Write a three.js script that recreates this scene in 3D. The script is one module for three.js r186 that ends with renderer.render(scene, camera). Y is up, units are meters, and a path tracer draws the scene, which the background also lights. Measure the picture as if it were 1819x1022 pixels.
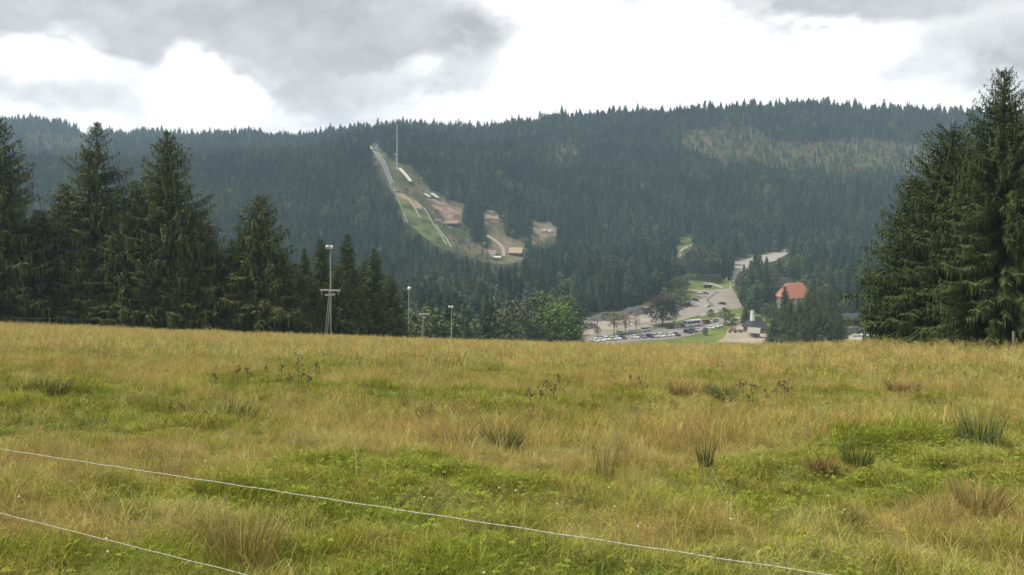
import * as THREE from 'three';
import { mergeGeometries } from 'three/addons/utils/BufferGeometryUtils.js';
import { createNoise2D, createNoise3D } from 'simplex-noise';

// ---------------------------------------------------------------- camera
// A level camera with its lens shifted down, as the photograph's verticals are upright. x right, D = -z into the valley.
const F = 1514, HV = 320, CU = 909.5;                       // focal length, horizon row and centre column of the 1819 x 1022 photograph
const scene = new THREE.Scene();
const camera = new THREE.PerspectiveCamera(2 * Math.atan(702 / F) * 180 / Math.PI, 1819 / 1404, 0.1, 6000);
camera.setViewOffset(1819, 1404, 0, 382, 1819, 1022);
camera.position.set(0, 0, 0);
camera.lookAt(0, 0, -1);

const renderer = new THREE.WebGLRenderer({ antialias: true });
renderer.toneMapping = THREE.LinearToneMapping;
renderer.toneMappingExposure = 1.7;
renderer.shadowMap.enabled = true;

// ---------------------------------------------------------------- random numbers and noise
function rng(seed) { let s = seed | 0; return () => { s = (s + 0x6d2b79f5) | 0; let t = Math.imul(s ^ (s >>> 15), 1 | s); t = (t + Math.imul(t ^ (t >>> 7), 61 | t)) ^ t; return ((t ^ (t >>> 14)) >>> 0) / 4294967296; }; }
const n2 = createNoise2D(rng(11)), n3 = createNoise3D(rng(12));
const fbm2 = (x, y, o = 4) => { let s = 0, a = 0.5; for (let i = 0; i < o; i++) { s += a * n2(x, y); x = x * 2.03 + 7.1; y = y * 2.03 - 3.7; a *= 0.5; } return s; };
const fbm3 = (x, y, z, o = 4) => { let s = 0, a = 0.5; for (let i = 0; i < o; i++) { s += a * n3(x, y, z); x = x * 2.05 + 3.1; y = y * 2.05 - 1.7; z = z * 2.05 + 5.3; a *= 0.5; } return s; };
const clamp = (x, a, b) => Math.min(b, Math.max(a, x)), lerp = (a, b, t) => a + (b - a) * t, sst = (a, b, x) => { const t = clamp((x - a) / (b - a), 0, 1); return t * t * (3 - 2 * t); };

// ---------------------------------------------------------------- sky: broken grey cloud over a bright white layer
function makeSky() {
  const W = 3072, H = 1536, data = new Float32Array(W * H * 4), r = rng(77), blobs = [];
  // [column, row, half width, half height, density] of the grey banks and (negative) of the bright gaps seen above the ridge
  for (const [u, v, ru, rv, a] of [[200, 10, 210, 75, 1.0], [265, 80, 50, 40, 0.75], [420, 20, 130, 60, 0.75], [565, 40, 175, 85, 1.2], [620, 95, 110, 30, 0.8], [770, 40, 120, 75, 0.85], [845, 85, 80, 50, 0.6],
    [500, 150, 90, 40, 0.5], [600, 172, 150, 34, 0.55], [800, 160, 120, 36, 0.5], [130, 165, 150, 46, 0.42], [20, 10, 110, 26, 0.7], [260, 190, 130, 36, 0.22], [700, 215, 300, 24, 0.2], [720, 120, 40, 26, -0.3], [60, 75, 70, 55, -0.8], [355, 125, 66, 58, -0.9], [345, 185, 90, 30, -0.4],
    [1560, -4, 190, 32, 1.1], [1630, 75, 80, 44, 0.3], [1600, 110, 50, 30, 0.22], [1800, 60, 90, 60, 0.3], [1740, 150, 170, 40, 0.2], [985, 22, 40, 18, 0.3], [1130, 90, 190, 110, -0.5]]) {
    const az = Math.atan((u - CU) / F); blobs.push([az, Math.atan((HV - v) / F * Math.cos(az)), ru / F, rv / F, a]);
  }
  for (let i = 0; i < 620; i++) {                            // the same kind of banks all round and overhead
    const az = (r() * 2 - 1) * Math.PI, el = 0.04 + Math.pow(r(), 1.15) * 1.45, s = 0.07 + 0.28 * el, k = r(), q = 0.35 + 0.75 * r(), w = 0.35 + 0.3 * r();
    if (Math.abs(az) < 0.6 && el < 0.24) continue;
    blobs.push([az, el, s * (0.7 + k) / Math.max(0.25, Math.cos(el)), s * w, i % 5 === 0 ? -q * 0.6 : q]);
  }
  const bins = Array.from({ length: 96 }, () => []);         // by elevation, so that each row reads only the banks near it
  for (const b of blobs) for (let k = 0; k < 96; k++) { const el = (k + 0.5) / 96 * Math.PI / 2; if (Math.abs(el - b[1]) < b[3] * 2.2 + 0.05) bins[k].push(b); }
  for (let row = 0; row < H; row++) {
    const up = ((row + 0.5) / H - 0.5) * Math.PI, y = Math.sin(up), c = Math.cos(up);
    for (let col = 0; col < W; col++) {
      const i = (row * W + col) * 4;
      data[i + 3] = 1;
      if (up < -0.02) { data[i] = 0.16; data[i + 1] = 0.15; data[i + 2] = 0.12; continue; }
      const round = ((col + 0.5) / W - 0.5) * 2 * Math.PI, x = Math.cos(round) * c, z = Math.sin(round) * c;
      const k = 6, w1 = fbm3(x * k, y * k * 1.8, z * k, 5), w2 = fbm3(x * k + 9, y * k * 1.8 + 4, z * k - 6, 4), f = fbm3(x * 22, y * 38, z * 22, 4), h = fbm3(x * 60 + 3, y * 95, z * 60, 3);
      const az = Math.atan2(x, -z), el = up; let d = 0;
      for (const b of bins[clamp(Math.floor(el / (Math.PI / 2) * 96), 0, 95)]) {
        let da = az - b[0]; if (da > Math.PI) da -= 2 * Math.PI; else if (da < -Math.PI) da += 2 * Math.PI;
        da += w1 * 0.05 + f * 0.012 + h * 0.004; const de = el - b[1] + w2 * 0.026 + f * 0.012 + h * 0.003;
        const q = (da * da) / (b[2] * b[2]) + (de * de) / (b[3] * b[3]);
        if (q < 4.5) d += b[4] * (Math.exp(-q * 1.05) - 0.009);
      }
      const cover = d + 0.16 * w1 + 0.10 * f, core = sst(0.32, 1.2, cover * (1 + 0.35 * f)), veil = sst(-0.1, 0.7, cover);
      const bright = 1.02 + 0.06 * w2, soft = 0.57 + 0.12 * f + 0.04 * h, grey = 0.375 + 0.11 * w2 + 0.05 * f + 0.02 * h;
      const L = lerp(lerp(bright, soft, veil * 0.92), grey, core);
      const cool = veil * 0.5 + core * 0.5;
      data[i] = L * (1 - 0.012 * cool); data[i + 1] = L; data[i + 2] = L * (1 - 0.006 + 0.045 * cool);
    }
  }
  const t = new THREE.DataTexture(data, W, H, THREE.RGBAFormat, THREE.FloatType);
  t.mapping = THREE.EquirectangularReflectionMapping; t.magFilter = THREE.LinearFilter; t.minFilter = THREE.LinearFilter; t.needsUpdate = true;
  return t;
}
const skyTexture = makeSky();
scene.background = skyTexture; scene.environment = skyTexture;

const sun = new THREE.DirectionalLight(new THREE.Color(1.0, 0.95, 0.85), 2.5);   // veiled by cloud: a wide soft source ahead and to the side
sun.position.set(-380, 560, -90); sun.target.position.set(0, -20, -60);
sun.castShadow = true; sun.shadow.radius = 40; sun.shadow.mapSize.set(2048, 2048);
Object.assign(sun.shadow.camera, { left: -500, right: 500, top: 500, bottom: -500, near: 1, far: 3000 });
scene.add(sun, sun.target);
scene.fog = new THREE.FogExp2(new THREE.Color(0.60, 0.84, 1.0), 0.00026);

// ---------------------------------------------------------------- tags, names, small helpers
const taken = new Map();
const numbered = (name) => { const n = taken.get(name) ?? 0; taken.set(name, n + 1); return n ? `${name}_${String(n).padStart(3, '0')}` : name; };
function tag(o, label, category, group, kind) { o.userData = { label, category }; if (group) o.userData.group = group; if (kind) o.userData.kind = kind; return o; }
function structure(o) { o.userData = { kind: 'structure' }; return o; }
function stuff(o, label, category) { o.userData = { kind: 'stuff', label, category }; return o; }
function thing(name, x, y, D, turn = 0) { const g = new THREE.Group(); g.name = numbered(name); g.position.set(x, y, -D); g.rotation.y = turn; scene.add(g); return g; }
function mesh(name, geo, mat, parent) { const m = new THREE.Mesh(geo, mat); m.name = parent ? name : numbered(name); m.castShadow = m.receiveShadow = true; (parent ?? scene).add(m); return m; }
const mats = new Map();
function mat(r, g, b, rough = 0.9, extra = {}) { const key = [r, g, b, rough, JSON.stringify(extra)].join(); if (!mats.has(key)) { const m = new (extra.specularIntensity === undefined ? THREE.MeshStandardMaterial : THREE.MeshPhysicalMaterial)({ roughness: rough, metalness: 0, side: THREE.DoubleSide, ...extra }); m.color.setRGB(r, g, b); mats.set(key, m); } return mats.get(key); }
const vcol = (rough = 0.95) => mat(1, 1, 1, rough, { vertexColors: true, specularIntensity: 0.12 });
const box = (w, h, d, x = 0, y = 0, z = 0, ry = 0, rx = 0, rz = 0) => { const g = new THREE.BoxGeometry(w, h, d); if (rx) g.rotateX(rx); if (rz) g.rotateZ(rz); if (ry) g.rotateY(ry); g.translate(x, y, z); return g; };
const cyl = (r0, r1, h, x, y, z, n = 8) => new THREE.CylinderGeometry(r1, r0, h, n).translate(x, y + h / 2, z);
function rod(a, b, r0, r1 = r0, n = 5) { const A = new THREE.Vector3(...a), B = new THREE.Vector3(...b), d = B.clone().sub(A), g = new THREE.CylinderGeometry(r1, r0, d.length(), n); g.applyQuaternion(new THREE.Quaternion().setFromUnitVectors(new THREE.Vector3(0, 1, 0), d.clone().normalize())); const m = A.add(B).multiplyScalar(0.5); return g.translate(m.x, m.y, m.z); }
const join = (list) => mergeGeometries(list.map((g) => { const q = g.index ? g.toNonIndexed() : g; for (const k of Object.keys(q.attributes)) if (!['position', 'normal'].includes(k)) q.deleteAttribute(k); return q; }));
function soup(pos, col, idx) { const g = new THREE.BufferGeometry(); g.setAttribute('position', new THREE.BufferAttribute(new Float32Array(pos), 3)); if (col) g.setAttribute('color', new THREE.BufferAttribute(new Float32Array(col), 3)); if (idx) { g.setIndex(idx); g.computeVertexNormals(); } return g; }
function inside(poly, x, y) { let c = false; for (let i = 0, j = poly.length - 1; i < poly.length; j = i++) { const [xi, yi] = poly[i], [xj, yj] = poly[j]; if ((yi > y) !== (yj > y) && x < ((xj - xi) * (y - yi)) / (yj - yi) + xi) c = !c; } return c; }

// ---------------------------------------------------------------- the shape of the land
const bump = (x, D) => 0.13 * n2(x * 0.35, D * 0.35) + 0.16 * n2(x * 0.09 + 5, D * 0.09) + 0.075 * n2(x * 1.1, D * 1.1) + 0.025 * n2(x * 2.6, D * 2.6);
const meadow = (x, D) => -1.6 - 0.1735 * D - 0.028 * x + 0.00016 * x * x - 0.75 * D / 110 + 1.5 * Math.exp(-(((x - 42) / 22) ** 2) - ((D - 66) / 24) ** 2) + bump(x, D) * sst(1, 9, Math.hypot(x, D));
const CREST = 112;
const DK = [160, 250, 350, 400, 480, 600, 700, 760, 820, 880, 960, 1050, 1250, 1400, 1700, 2000, 2600];
const COLS = [
  [-700, [-20, -42, -60, -66, -70, -64, -50, -38, -18, 4, 8, 4.5, 37, 65, 107, 99, 60]],
  [-300, [-24, -45, -62, -68, -72, -66, -50, -38, -18, 4, 8, 3.5, 35, 65, 107, 99, 60]],
  [0, [-26, -48, -64, -70, -74, -66, -50, -38, -18, 4, 8, 2.5, 33, 61, 104, 95, 60]],
  [250, [-28, -50, -66, -72, -76, -68, -52, -40, -20, 4, 8, 1.9, 27, 51, 77, 75, 50]],
  [500, [-30, -52, -68, -74, -77, -70, -55, -42, -20, 8, 14, 11.3, 35, 57, 63, 41, 20]],
  [700, [-32, -54, -69, -74, -77, -74, -62, -42, -17, 14, 34, 43.6, 54, 65, 58, 42, 20]],
  [850, [-33, -55, -70, -75, -77, -76, -70, -60, -30, -8, 18, 35.9, 59, 69, 59, 43, 20]],
  [1000, [-34, -56, -71, -76.2, -76.6, -76.6, -73, -66, -43, -22, 6, 32, 74, 80, 66, 50, 20]],
  [1150, [-34, -56, -71, -76.2, -76.2, -76.2, -74, -66, -48, -28, 2, 34, 88, 86, 66, 50, 20]],
  [1300, [-33, -55, -70, -76.2, -76.2, -76.2, -66, -62, -50, -32, 0, 36, 96, 86, 66, 50, 20]],
  [1450, [-33, -55, -70, -75.6, -76.2, -74.5, -66, -58, -46, -28, 2, 30, 94, 84, 66, 50, 20]],
  [1600, [-32, -54, -70, -75, -76, -72, -64, -56, -44, -26, 2, 30, 88, 80, 66, 50, 20]],
  [1819, [-30, -52, -68, -72, -74, -70, -62, -54, -42, -26, 0, 26, 75, 70, 60, 50, 20]],
  [2500, [-28, -50, -66, -70, -72, -68, -60, -52, -42, -26, 0, 22, 64, 60, 50, 40, 20]],
];
function pchip(xs, ys) {
  const n = xs.length, h = [], d = [], m = new Array(n);
  for (let i = 0; i < n - 1; i++) { h.push(xs[i + 1] - xs[i]); d.push((ys[i + 1] - ys[i]) / h[i]); }
  m[0] = d[0]; m[n - 1] = d[n - 2];
  for (let i = 1; i < n - 1; i++) m[i] = d[i - 1] * d[i] <= 0 ? 0 : (3 * (h[i - 1] + h[i])) / ((2 * h[i] + h[i - 1]) / d[i - 1] + (h[i] + 2 * h[i - 1]) / d[i]);
  return (x) => { let i = 0; while (i < n - 2 && x > xs[i + 1]) i++; const t = (x - xs[i]) / h[i], t2 = t * t, t3 = t2 * t; return ys[i] * (2 * t3 - 3 * t2 + 1) + h[i] * m[i] * (t3 - 2 * t2 + t) + ys[i + 1] * (-2 * t3 + 3 * t2) + h[i] * m[i + 1] * (t3 - t2); };
}
const TN = 460, T0 = -1.0, T1 = 1.0, RD = [];               // rows of the valley sheet
for (let d = 106; d < 2600; d *= d < 400 ? 1.0145 : d < 1350 ? 1.0055 : 1.016) RD.push(d);
RD.push(2600);
const grid = new Float32Array((TN + 1) * RD.length);
{
  const curves = COLS.map(([u, ys]) => [(u - CU) / F, pchip([80, 97, CREST, ...DK], [0, 0, 0, ...ys].map((y, k) => (k < 3 ? meadow(((u - CU) / F) * [80, 97, CREST][k], [80, 97, CREST][k]) : y)))]);
  for (let j = 0; j < RD.length; j++) {
    const D = RD[j], vals = curves.map(([t, f]) => f(D));
    for (let i = 0; i <= TN; i++) {
      const t = lerp(T0, T1, i / TN);
      let k = 0; while (k < curves.length - 2 && t > curves[k + 1][0]) k++;
      const f = clamp((t - curves[k][0]) / (curves[k + 1][0] - curves[k][0]), 0, 1), s = f * f * (3 - 2 * f);
      let y = lerp(vals[k], vals[k + 1], lerp(f, s, 0.6));
      const x = t * D;
      if (D <= CREST) y = lerp(meadow(x, D), y, sst(106, CREST, D) * 0) - 0.06 * sst(112, 107, D);
      else y = lerp(meadow(x, D), y, sst(CREST, 150, D));
      const lot = sst(0.02, 0.09, t) * sst(0.48, 0.40, t) * sst(360, 390, D) * sst(690, 640, D);
      y += (1 - lot) * sst(150, 300, D) * (3.2 * fbm2(x * 0.006, D * 0.006, 4) + sst(850, 1100, D) * 9 * n2(x * 0.0042 + 3, D * 0.0035));
      grid[j * (TN + 1) + i] = y;
    }
  }
}
function H(x, D) {
  if (D < 110) return meadow(x, D);
  const t = x / D, fi = clamp((t - T0) / (T1 - T0), 0, 0.99999) * TN, i = Math.floor(fi);
  let lo = 0, hi = RD.length - 1; D = Math.min(D, 2599); while (hi - lo > 1) { const m = (lo + hi) >> 1; if (RD[m] <= D) lo = m; else hi = m; }
  const a = fi - i, b = (D - RD[lo]) / (RD[lo + 1] - RD[lo]), k = lo * (TN + 1) + i;
  return lerp(lerp(grid[k], grid[k + 1], a), lerp(grid[k + TN + 1], grid[k + TN + 2], a), b);
}
const pxOf = (x, y, D) => [CU + (F * x) / D, HV - (F * y) / D];
function ground(u, v, from = 300, to = 2500) {               // where the slope seen at column u, row v lies: [x, y, D]
  const t = (u - CU) / F, s = -(v - HV) / F; let last = from;
  for (let D = from; D < to; D += 2) { if (H(t * D, D) >= s * D) { let a = last, b = D; for (let k = 0; k < 20; k++) { const m = (a + b) / 2; if (H(t * m, m) >= s * m) b = m; else a = m; } return [t * b, H(t * b, b), b]; } last = D; }
  return [t * to, H(t * to, to), to];
}

// clearings in the woods, by their outline on the slope as it shows in the photograph
const P = {
  lot: [[1012, 660], [1020, 580], [1035, 563], [1092, 554], [1140, 541], [1172, 526], [1194, 508], [1212, 497], [1240, 490], [1296, 500], [1301, 478], [1312, 478], [1311, 512], [1318, 545], [1345, 558], [1390, 568], [1500, 566], [1570, 572], [1640, 660]],
  jump: [[654, 252], [674, 256], [692, 286], [730, 292], [762, 336], [800, 354], [826, 364], [828, 396], [838, 424], [868, 446], [900, 452], [902, 464], [880, 468], [836, 458], [806, 446], [770, 432], [738, 408], [716, 392], [704, 352], [690, 332], [664, 290]],
  terrace: [[857, 375], [889, 374], [894, 402], [896, 412], [906, 424], [932, 430], [936, 452], [930, 464], [890, 470], [868, 446], [874, 424], [858, 404]],
  site: [[942, 391], [958, 394], [976, 395], [984, 402], [992, 407], [990, 418], [976, 421], [962, 426], [954, 417], [944, 411]],
  path: [[1198, 440], [1214, 419], [1236, 417], [1234, 436], [1222, 446], [1209, 462], [1202, 456]],
  lawn: [[1216, 486], [1262, 489], [1288, 498], [1250, 506], [1214, 498]],
  road: [[1302, 459], [1342, 452], [1400, 440], [1410, 444], [1404, 451], [1370, 464], [1352, 462], [1330, 472], [1306, 484]],
  cut: [[1190, 250], [1225, 228], [1290, 220], [1345, 224], [1372, 246], [1440, 250], [1500, 238], [1560, 244], [1610, 250], [1690, 268], [1690, 306], [1620, 322], [1570, 300], [1500, 312], [1440, 300], [1390, 306], [1340, 286], [1290, 292], [1240, 268]],
  cut2: [[958, 250], [1016, 250], [1040, 276], [1000, 290], [968, 272]],
  strip: [[1196, 354], [1240, 352], [1292, 366], [1290, 376], [1230, 366]],
  far: [[40, 236], [150, 238], [190, 252], [120, 268], [50, 262]],
};
P.house = [[1361, 526], [1376, 494], [1429, 494], [1430, 536], [1374, 540]];
const OPEN = ['house', 'lot', 'jump', 'terrace', 'site', 'path', 'lawn', 'road'];
P.scar = [[892, 412], [912, 418], [945, 414], [992, 418], [990, 430], [940, 438], [905, 430]];
const SPARSE = ['scar', 'cut', 'cut2', 'strip', 'far'];

// the valley and mountainside
{
  const pos = [], col = [], idx = [], c = [0, 0, 0], set = (r, g, b) => { c[0] = r; c[1] = g; c[2] = b; };
  for (let j = 0; j < RD.length; j++) for (let i = 0; i <= TN; i++) {
    const t = lerp(T0, T1, i / TN), D = RD[j], x = t * D, y = grid[j * (TN + 1) + i], [u, v] = pxOf(x, y, D), q = fbm2(x * 0.03, D * 0.03, 4), q2 = n2(x * 0.21, D * 0.21);
    set(0.045, 0.05, 0.026);                                  // forest floor: needles, moss, bilberry
    if (D < 390) set(0.15 + 0.04 * q, 0.17 + 0.03 * q, 0.055);
    if (inside(P.lot, u, v) && D > 330) set(0.15 + 0.03 * q, 0.185 + 0.03 * q, 0.045);
    else if (inside(P.jump, u, v)) { if (q > 0.1) set(0.125, 0.104, 0.064); else set(0.078, 0.084, 0.038); }
    else if (inside(P.terrace, u, v)) { if (q > 0) set(0.15, 0.14, 0.07); else set(0.19, 0.16, 0.11); }
    else if (inside(P.site, u, v)) set(0.24, 0.2, 0.15);
    else if (inside(P.path, u, v) || inside(P.lawn, u, v)) set(0.13 + 0.03 * q, 0.16 + 0.03 * q, 0.05);
    else if (inside(P.road, u, v)) set(0.12, 0.12, 0.06);
    else if (inside(P.scar, u + 10 * q, v + 6 * q2)) { if (q + 0.4 * q2 > 0) set(0.18, 0.14, 0.09); else set(0.1, 0.1, 0.048); }
    else if (D > 850) { const inCut = SPARSE.some((k) => inside(P[k], u + 40 * q, v + 14 * q + 5 * q2)); if (inCut) { if (q + 0.3 * q2 > 0.08) set(0.095, 0.08, 0.044); else if (q2 > 0.55) set(0.115, 0.098, 0.064); else set(0.064, 0.072, 0.034); } }
    const k = 1 + 0.22 * q2 + 0.25 * q;
    pos.push(x, y, -D); col.push(c[0] * k, c[1] * k, c[2] * k);
  }
  for (let j = 0; j < RD.length - 1; j++) for (let i = 0; i < TN; i++) { const a = j * (TN + 1) + i, b = a + 1, d = a + TN + 1, e = d + 1; idx.push(a, b, d, b, e, d); }
  structure(mesh('mountain_terrain', soup(pos, col, idx), vcol()));
}
// patches of the meadow, in metres: +1 lush green, -1 dry straw; and a reddish cast where the hair grass is in seed
const meadowAt = (u, v) => { const t = (u - CU) / F, s = (v - HV) / F; let D = 3; for (; D < 112; D *= 1.004) if (meadow(t * D, D) >= -s * D) break; return [t * D, D]; };
const PATCH = [[600, 905, 1.3, 0.5, 1.3], [520, 850, 0.6, 0.4, 0.6], [1500, 880, 1.6, 0.6, 1.0], [1330, 900, 1.2, 0.5, 0.7], [1000, 1005, 1.2, 0.35, 0.9], [520, 692, 2.6, 1.6, 0.9], [720, 705, 2.8, 1.8, 0.9], [1110, 700, 2.2, 1.6, 0.7], [1400, 730, 3, 1.6, 0.7], [1540, 705, 3, 1.4, 0.6], [100, 700, 2.5, 2, 0.7], [60, 760, 1.6, 0.8, 0.6], [350, 735, 2, 0.8, 0.6], [700, 840, 1.8, 0.7, 0.5], [1640, 770, 1.8, 0.8, 0.7], [180, 990, 0.7, 0.3, 0.7],
  [430, 855, 1.2, 0.6, -1.0], [880, 765, 1.7, 0.9, -1.3], [900, 695, 1.8, 1.4, -1.1], [1240, 650, 4.5, 4, -1.0], [620, 790, 2.2, 0.8, -0.9], [60, 940, 0.8, 0.35, -1.2], [240, 800, 1.6, 0.6, -0.7], [1290, 780, 1.8, 0.9, -0.9], [1600, 640, 5, 4, -0.8], [1050, 820, 1.4, 0.7, -0.7], [1700, 910, 1.1, 0.5, -0.8], [1120, 950, 0.9, 0.4, -0.6], [750, 960, 0.9, 0.35, -0.5], [1660, 700, 2.5, 1.6, -0.6]].map(([u, v, a, b, k]) => [...meadowAt(u, v), a, b, k]);
function lush(x, D) {
  let s = 0.9 * fbm2(x * 0.16, D * 0.13 + 4, 4) + 0.28 * n2(x * 1.1, D * 0.8) + 0.24 - 0.5 * sst(28, 75, D) + 0.2 * sst(10, 6, D);
  for (const [px, pd, a, b, k] of PATCH) { const q = ((x - px) / a) ** 2 + ((D - pd) / b) ** 2; if (q < 6) s += k * Math.exp(-q); }
  return s;
}
{
  const pos = [], col = [], idx = [], xs = [], ds = [];
  for (let x = -160; x <= 160; x += Math.abs(x) < 14 ? 0.25 : Math.abs(x) < 40 ? 0.8 : 2) xs.push(x);
  for (let d = -40; d <= 111; d += d < 0 ? 4 : d < 22 ? 0.25 : 0.8) ds.push(d);
  for (const d of ds) for (const x of xs) { pos.push(x, meadow(x, d), -d); const s = sst(-0.5, 0.5, lush(x, d)), k = 1 + 0.25 * n2(x * 1.7, d * 1.7); col.push(lerp(0.2, 0.11, s) * k, lerp(0.15, 0.13, s) * k, lerp(0.045, 0.025, s) * k); }
  for (let j = 0; j < ds.length - 1; j++) for (let i = 0; i < xs.length - 1; i++) { const a = j * xs.length + i, b = a + 1, e = a + xs.length; idx.push(a, b, e, b, e + 1, e); }
  structure(mesh('meadow_ground', soup(pos, col, idx), vcol()));
}

// ---------------------------------------------------------------- sheets and strips laid on the ground
function drape(name, px, lift, [r, g, b], vary = 0.15, rough = 0.95, from = 300) {
  const pts = px.map(([u, v]) => { const q = ground(u, v, from); return new THREE.Vector2(q[0], q[2]); }), tri = THREE.ShapeUtils.triangulateShape(pts, []), pos = [], col = [];
  const put = (p) => { pos.push(p.x, H(p.x, p.y) + lift, -p.y); const k = 1 + vary * fbm2(p.x * 0.05, p.y * 0.05, 4) * 2 + vary * 0.5 * n2(p.x * 0.5, p.y * 0.5); col.push(r * k, g * k, b * k); };
  const split = (a, b, c, depth) => {
    const l = [a.distanceTo(b), b.distanceTo(c), c.distanceTo(a)], m = Math.max(...l);
    if (m < 3.2 || depth > 13) { const up = (b.x - a.x) * (c.y - a.y) - (b.y - a.y) * (c.x - a.x) > 0; put(a); put(up ? b : c); put(up ? c : b); return; }
    if (m === l[0]) { const q = a.clone().lerp(b, 0.5); split(a, q, c, depth + 1); split(q, b, c, depth + 1); } else if (m === l[1]) { const q = b.clone().lerp(c, 0.5); split(a, b, q, depth + 1); split(a, q, c, depth + 1); } else { const q = c.clone().lerp(a, 0.5); split(a, b, q, depth + 1); split(q, b, c, depth + 1); }
  };
  for (const [a, b, c] of tri) split(pts[a], pts[b], pts[c], 0);
  const geo = soup(pos, col); geo.computeVertexNormals();
  return structure(mesh(name, geo, vcol(rough)));
}
function ribbon(px, width, lift, from = 300, thick = 0) {    // a strip along a line given by its place in the photograph; returns its geometry
  const pts = px.map((p) => { const q = p.length === 3 ? [((p[0] - CU) / F) * p[2], 0, p[2]] : ground(p[0], p[1], from); return new THREE.Vector3(q[0], 0, q[2]); });
  const curve = new THREE.CatmullRomCurve3(pts, false, 'centripetal'), n = Math.max(6, Math.ceil(curve.getLength() / 3)), pos = [], idx = [];
  for (let i = 0; i <= n; i++) {
    const p = curve.getPointAt(i / n), d = curve.getTangentAt(i / n), nx = -d.z, nz = d.x, L = Math.hypot(nx, nz) || 1;
    for (const s of [-1, 1]) { const x = p.x + (nx / L) * s * width / 2, D = p.z + (nz / L) * s * width / 2; pos.push(x, H(x, D) + lift, -D); if (thick) pos.push(x, H(x, D) + lift - thick, -D); }
    const w = thick ? 4 : 2;
    if (i) { const a = (i - 1) * w, b = i * w; if (!thick) idx.push(a, a + 1, b, b, a + 1, b + 1); else idx.push(a, a + 2, b, b, a + 2, b + 2, a, b, a + 1, a + 1, b, b + 1, a + 2, a + 3, b + 2, b + 2, a + 3, b + 3); }
  }
  return soup(pos, null, idx);
}
drape('construction_yard', [[1016, 611], [1024, 590], [1030, 571], [1046, 565], [1092, 556], [1142, 542], [1168, 536], [1172, 556], [1160, 574], [1120, 585], [1060, 600]], 0.05, [0.36, 0.31, 0.25], 0.22);
drape('access_road', [[1010, 614], [1030, 601], [1090, 586], [1160, 571], [1215, 562], [1262, 549], [1310, 541], [1320, 546], [1268, 557], [1222, 569], [1170, 579], [1100, 592], [1050, 604], [1030, 616]], 0.09, [0.3, 0.27, 0.225], 0.1);
drape('upper_car_park', [[1170, 567], [1196, 556], [1214, 549], [1248, 525], [1236, 519], [1214, 515], [1262, 515.5], [1296, 512], [1299, 500], [1304, 497], [1303, 514], [1318, 543], [1312, 549], [1264, 552], [1216, 560]], 0.07, [0.3, 0.265, 0.22], 0.12);
drape('lower_car_park', [[1044, 611], [1084, 600], [1110, 595.5], [1150, 588.5], [1216, 579.5], [1250, 570], [1290, 561], [1304, 568], [1284, 577], [1258, 588], [1222, 598], [1190, 603], [1140, 607], [1080, 612]], 0.13, [0.25, 0.23, 0.205], 0.12);
drape('grass_strip', [[1149, 587], [1178, 576], [1215, 568.5], [1243, 560], [1244, 568], [1216, 577.5], [1180, 583]], 0.18, [0.11, 0.15, 0.04]);
drape('inn_forecourt', [[1272, 608], [1287, 600], [1292, 588], [1300, 573], [1322, 566], [1345, 574], [1372, 596], [1400, 611], [1380, 615], [1330, 610]], 0.06, [0.38, 0.32, 0.24], 0.12);
drape('yard_gravel', [[1490, 615], [1500, 603], [1528, 586], [1548, 578], [1552, 596], [1560, 618]], 0.06, [0.36, 0.33, 0.27], 0.25);
drape('valley_road', [[1303, 478], [1305, 464], [1340, 457], [1372, 450], [1404, 443.5], [1406, 447], [1394, 454], [1376, 464], [1350, 470], [1322, 484], [1309, 500], [1301, 502]], 0.1, [0.36, 0.335, 0.3], 0.08);
drape('landing_slope', [[702, 349], [712, 346], [730, 352], [752, 368], [776, 404], [802, 438], [812, 448], [790, 444], [768, 432], [738, 408], [718, 392]], 0.1, [0.105, 0.122, 0.045], 0.5);
drape('jump_knoll', [[701, 342], [716, 344], [732, 352], [750, 366], [749, 372], [736, 369], [722, 356], [704, 350]], 0.16, [0.28, 0.21, 0.13], 0.2);
drape('gravel_slope', [[758, 352], [776, 354], [800, 364], [822, 371], [823, 396], [800, 399], [782, 396], [774, 376]], 0.1, [0.235, 0.165, 0.13], 0.55);
drape('earth_terrace', [[859, 376], [889, 375], [893, 402], [870, 403], [861, 398]], 0.1, [0.24, 0.195, 0.15], 0.8);
structure(mesh('hill_track', ribbon([[864, 418], [880, 428], [892, 440], [895, 456]], 3.2, 0.22), mat(0.32, 0.29, 0.22)));
structure(mesh('meadow_path', ribbon([[1206, 459], [1209, 448], [1218, 440], [1232, 435]], 4, 0.2), mat(0.36, 0.32, 0.25)));
structure(mesh('side_path', ribbon([[1206, 495], [1230, 499], [1262, 504], [1284, 512]], 3.4, 0.2), mat(0.36, 0.33, 0.27)));
structure(mesh('asphalt_patch', ribbon([[1276, 519], [1262, 528], [1257, 533], [1264, 541], [1268, 545]], 1.7, 0.2), mat(0.15, 0.14, 0.125)));
structure(mesh('road_marking', ribbon([[1312, 492], [1338, 474], [1362, 462], [1386, 454], [1403, 446]], 0.35, 0.22), mat(0.75, 0.75, 0.72)));
structure(mesh('road_marking', ribbon([[1020, 600], [1090, 585], [1160, 570.5], [1215, 561.5], [1262, 549], [1312, 541]], 0.5, 0.24), mat(0.55, 0.52, 0.46)));
structure(mesh('kerb', ribbon([[1149, 588], [1178, 583.8], [1216, 578.2], [1243, 569]], 0.4, 0.3, 300, 0.3), mat(0.42, 0.4, 0.37)));
structure(mesh('ski_run_track', ribbon([[1196, 357], [1216, 356], [1240, 362]], 3.5, 0.25), mat(0.3, 0.26, 0.19)));

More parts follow.
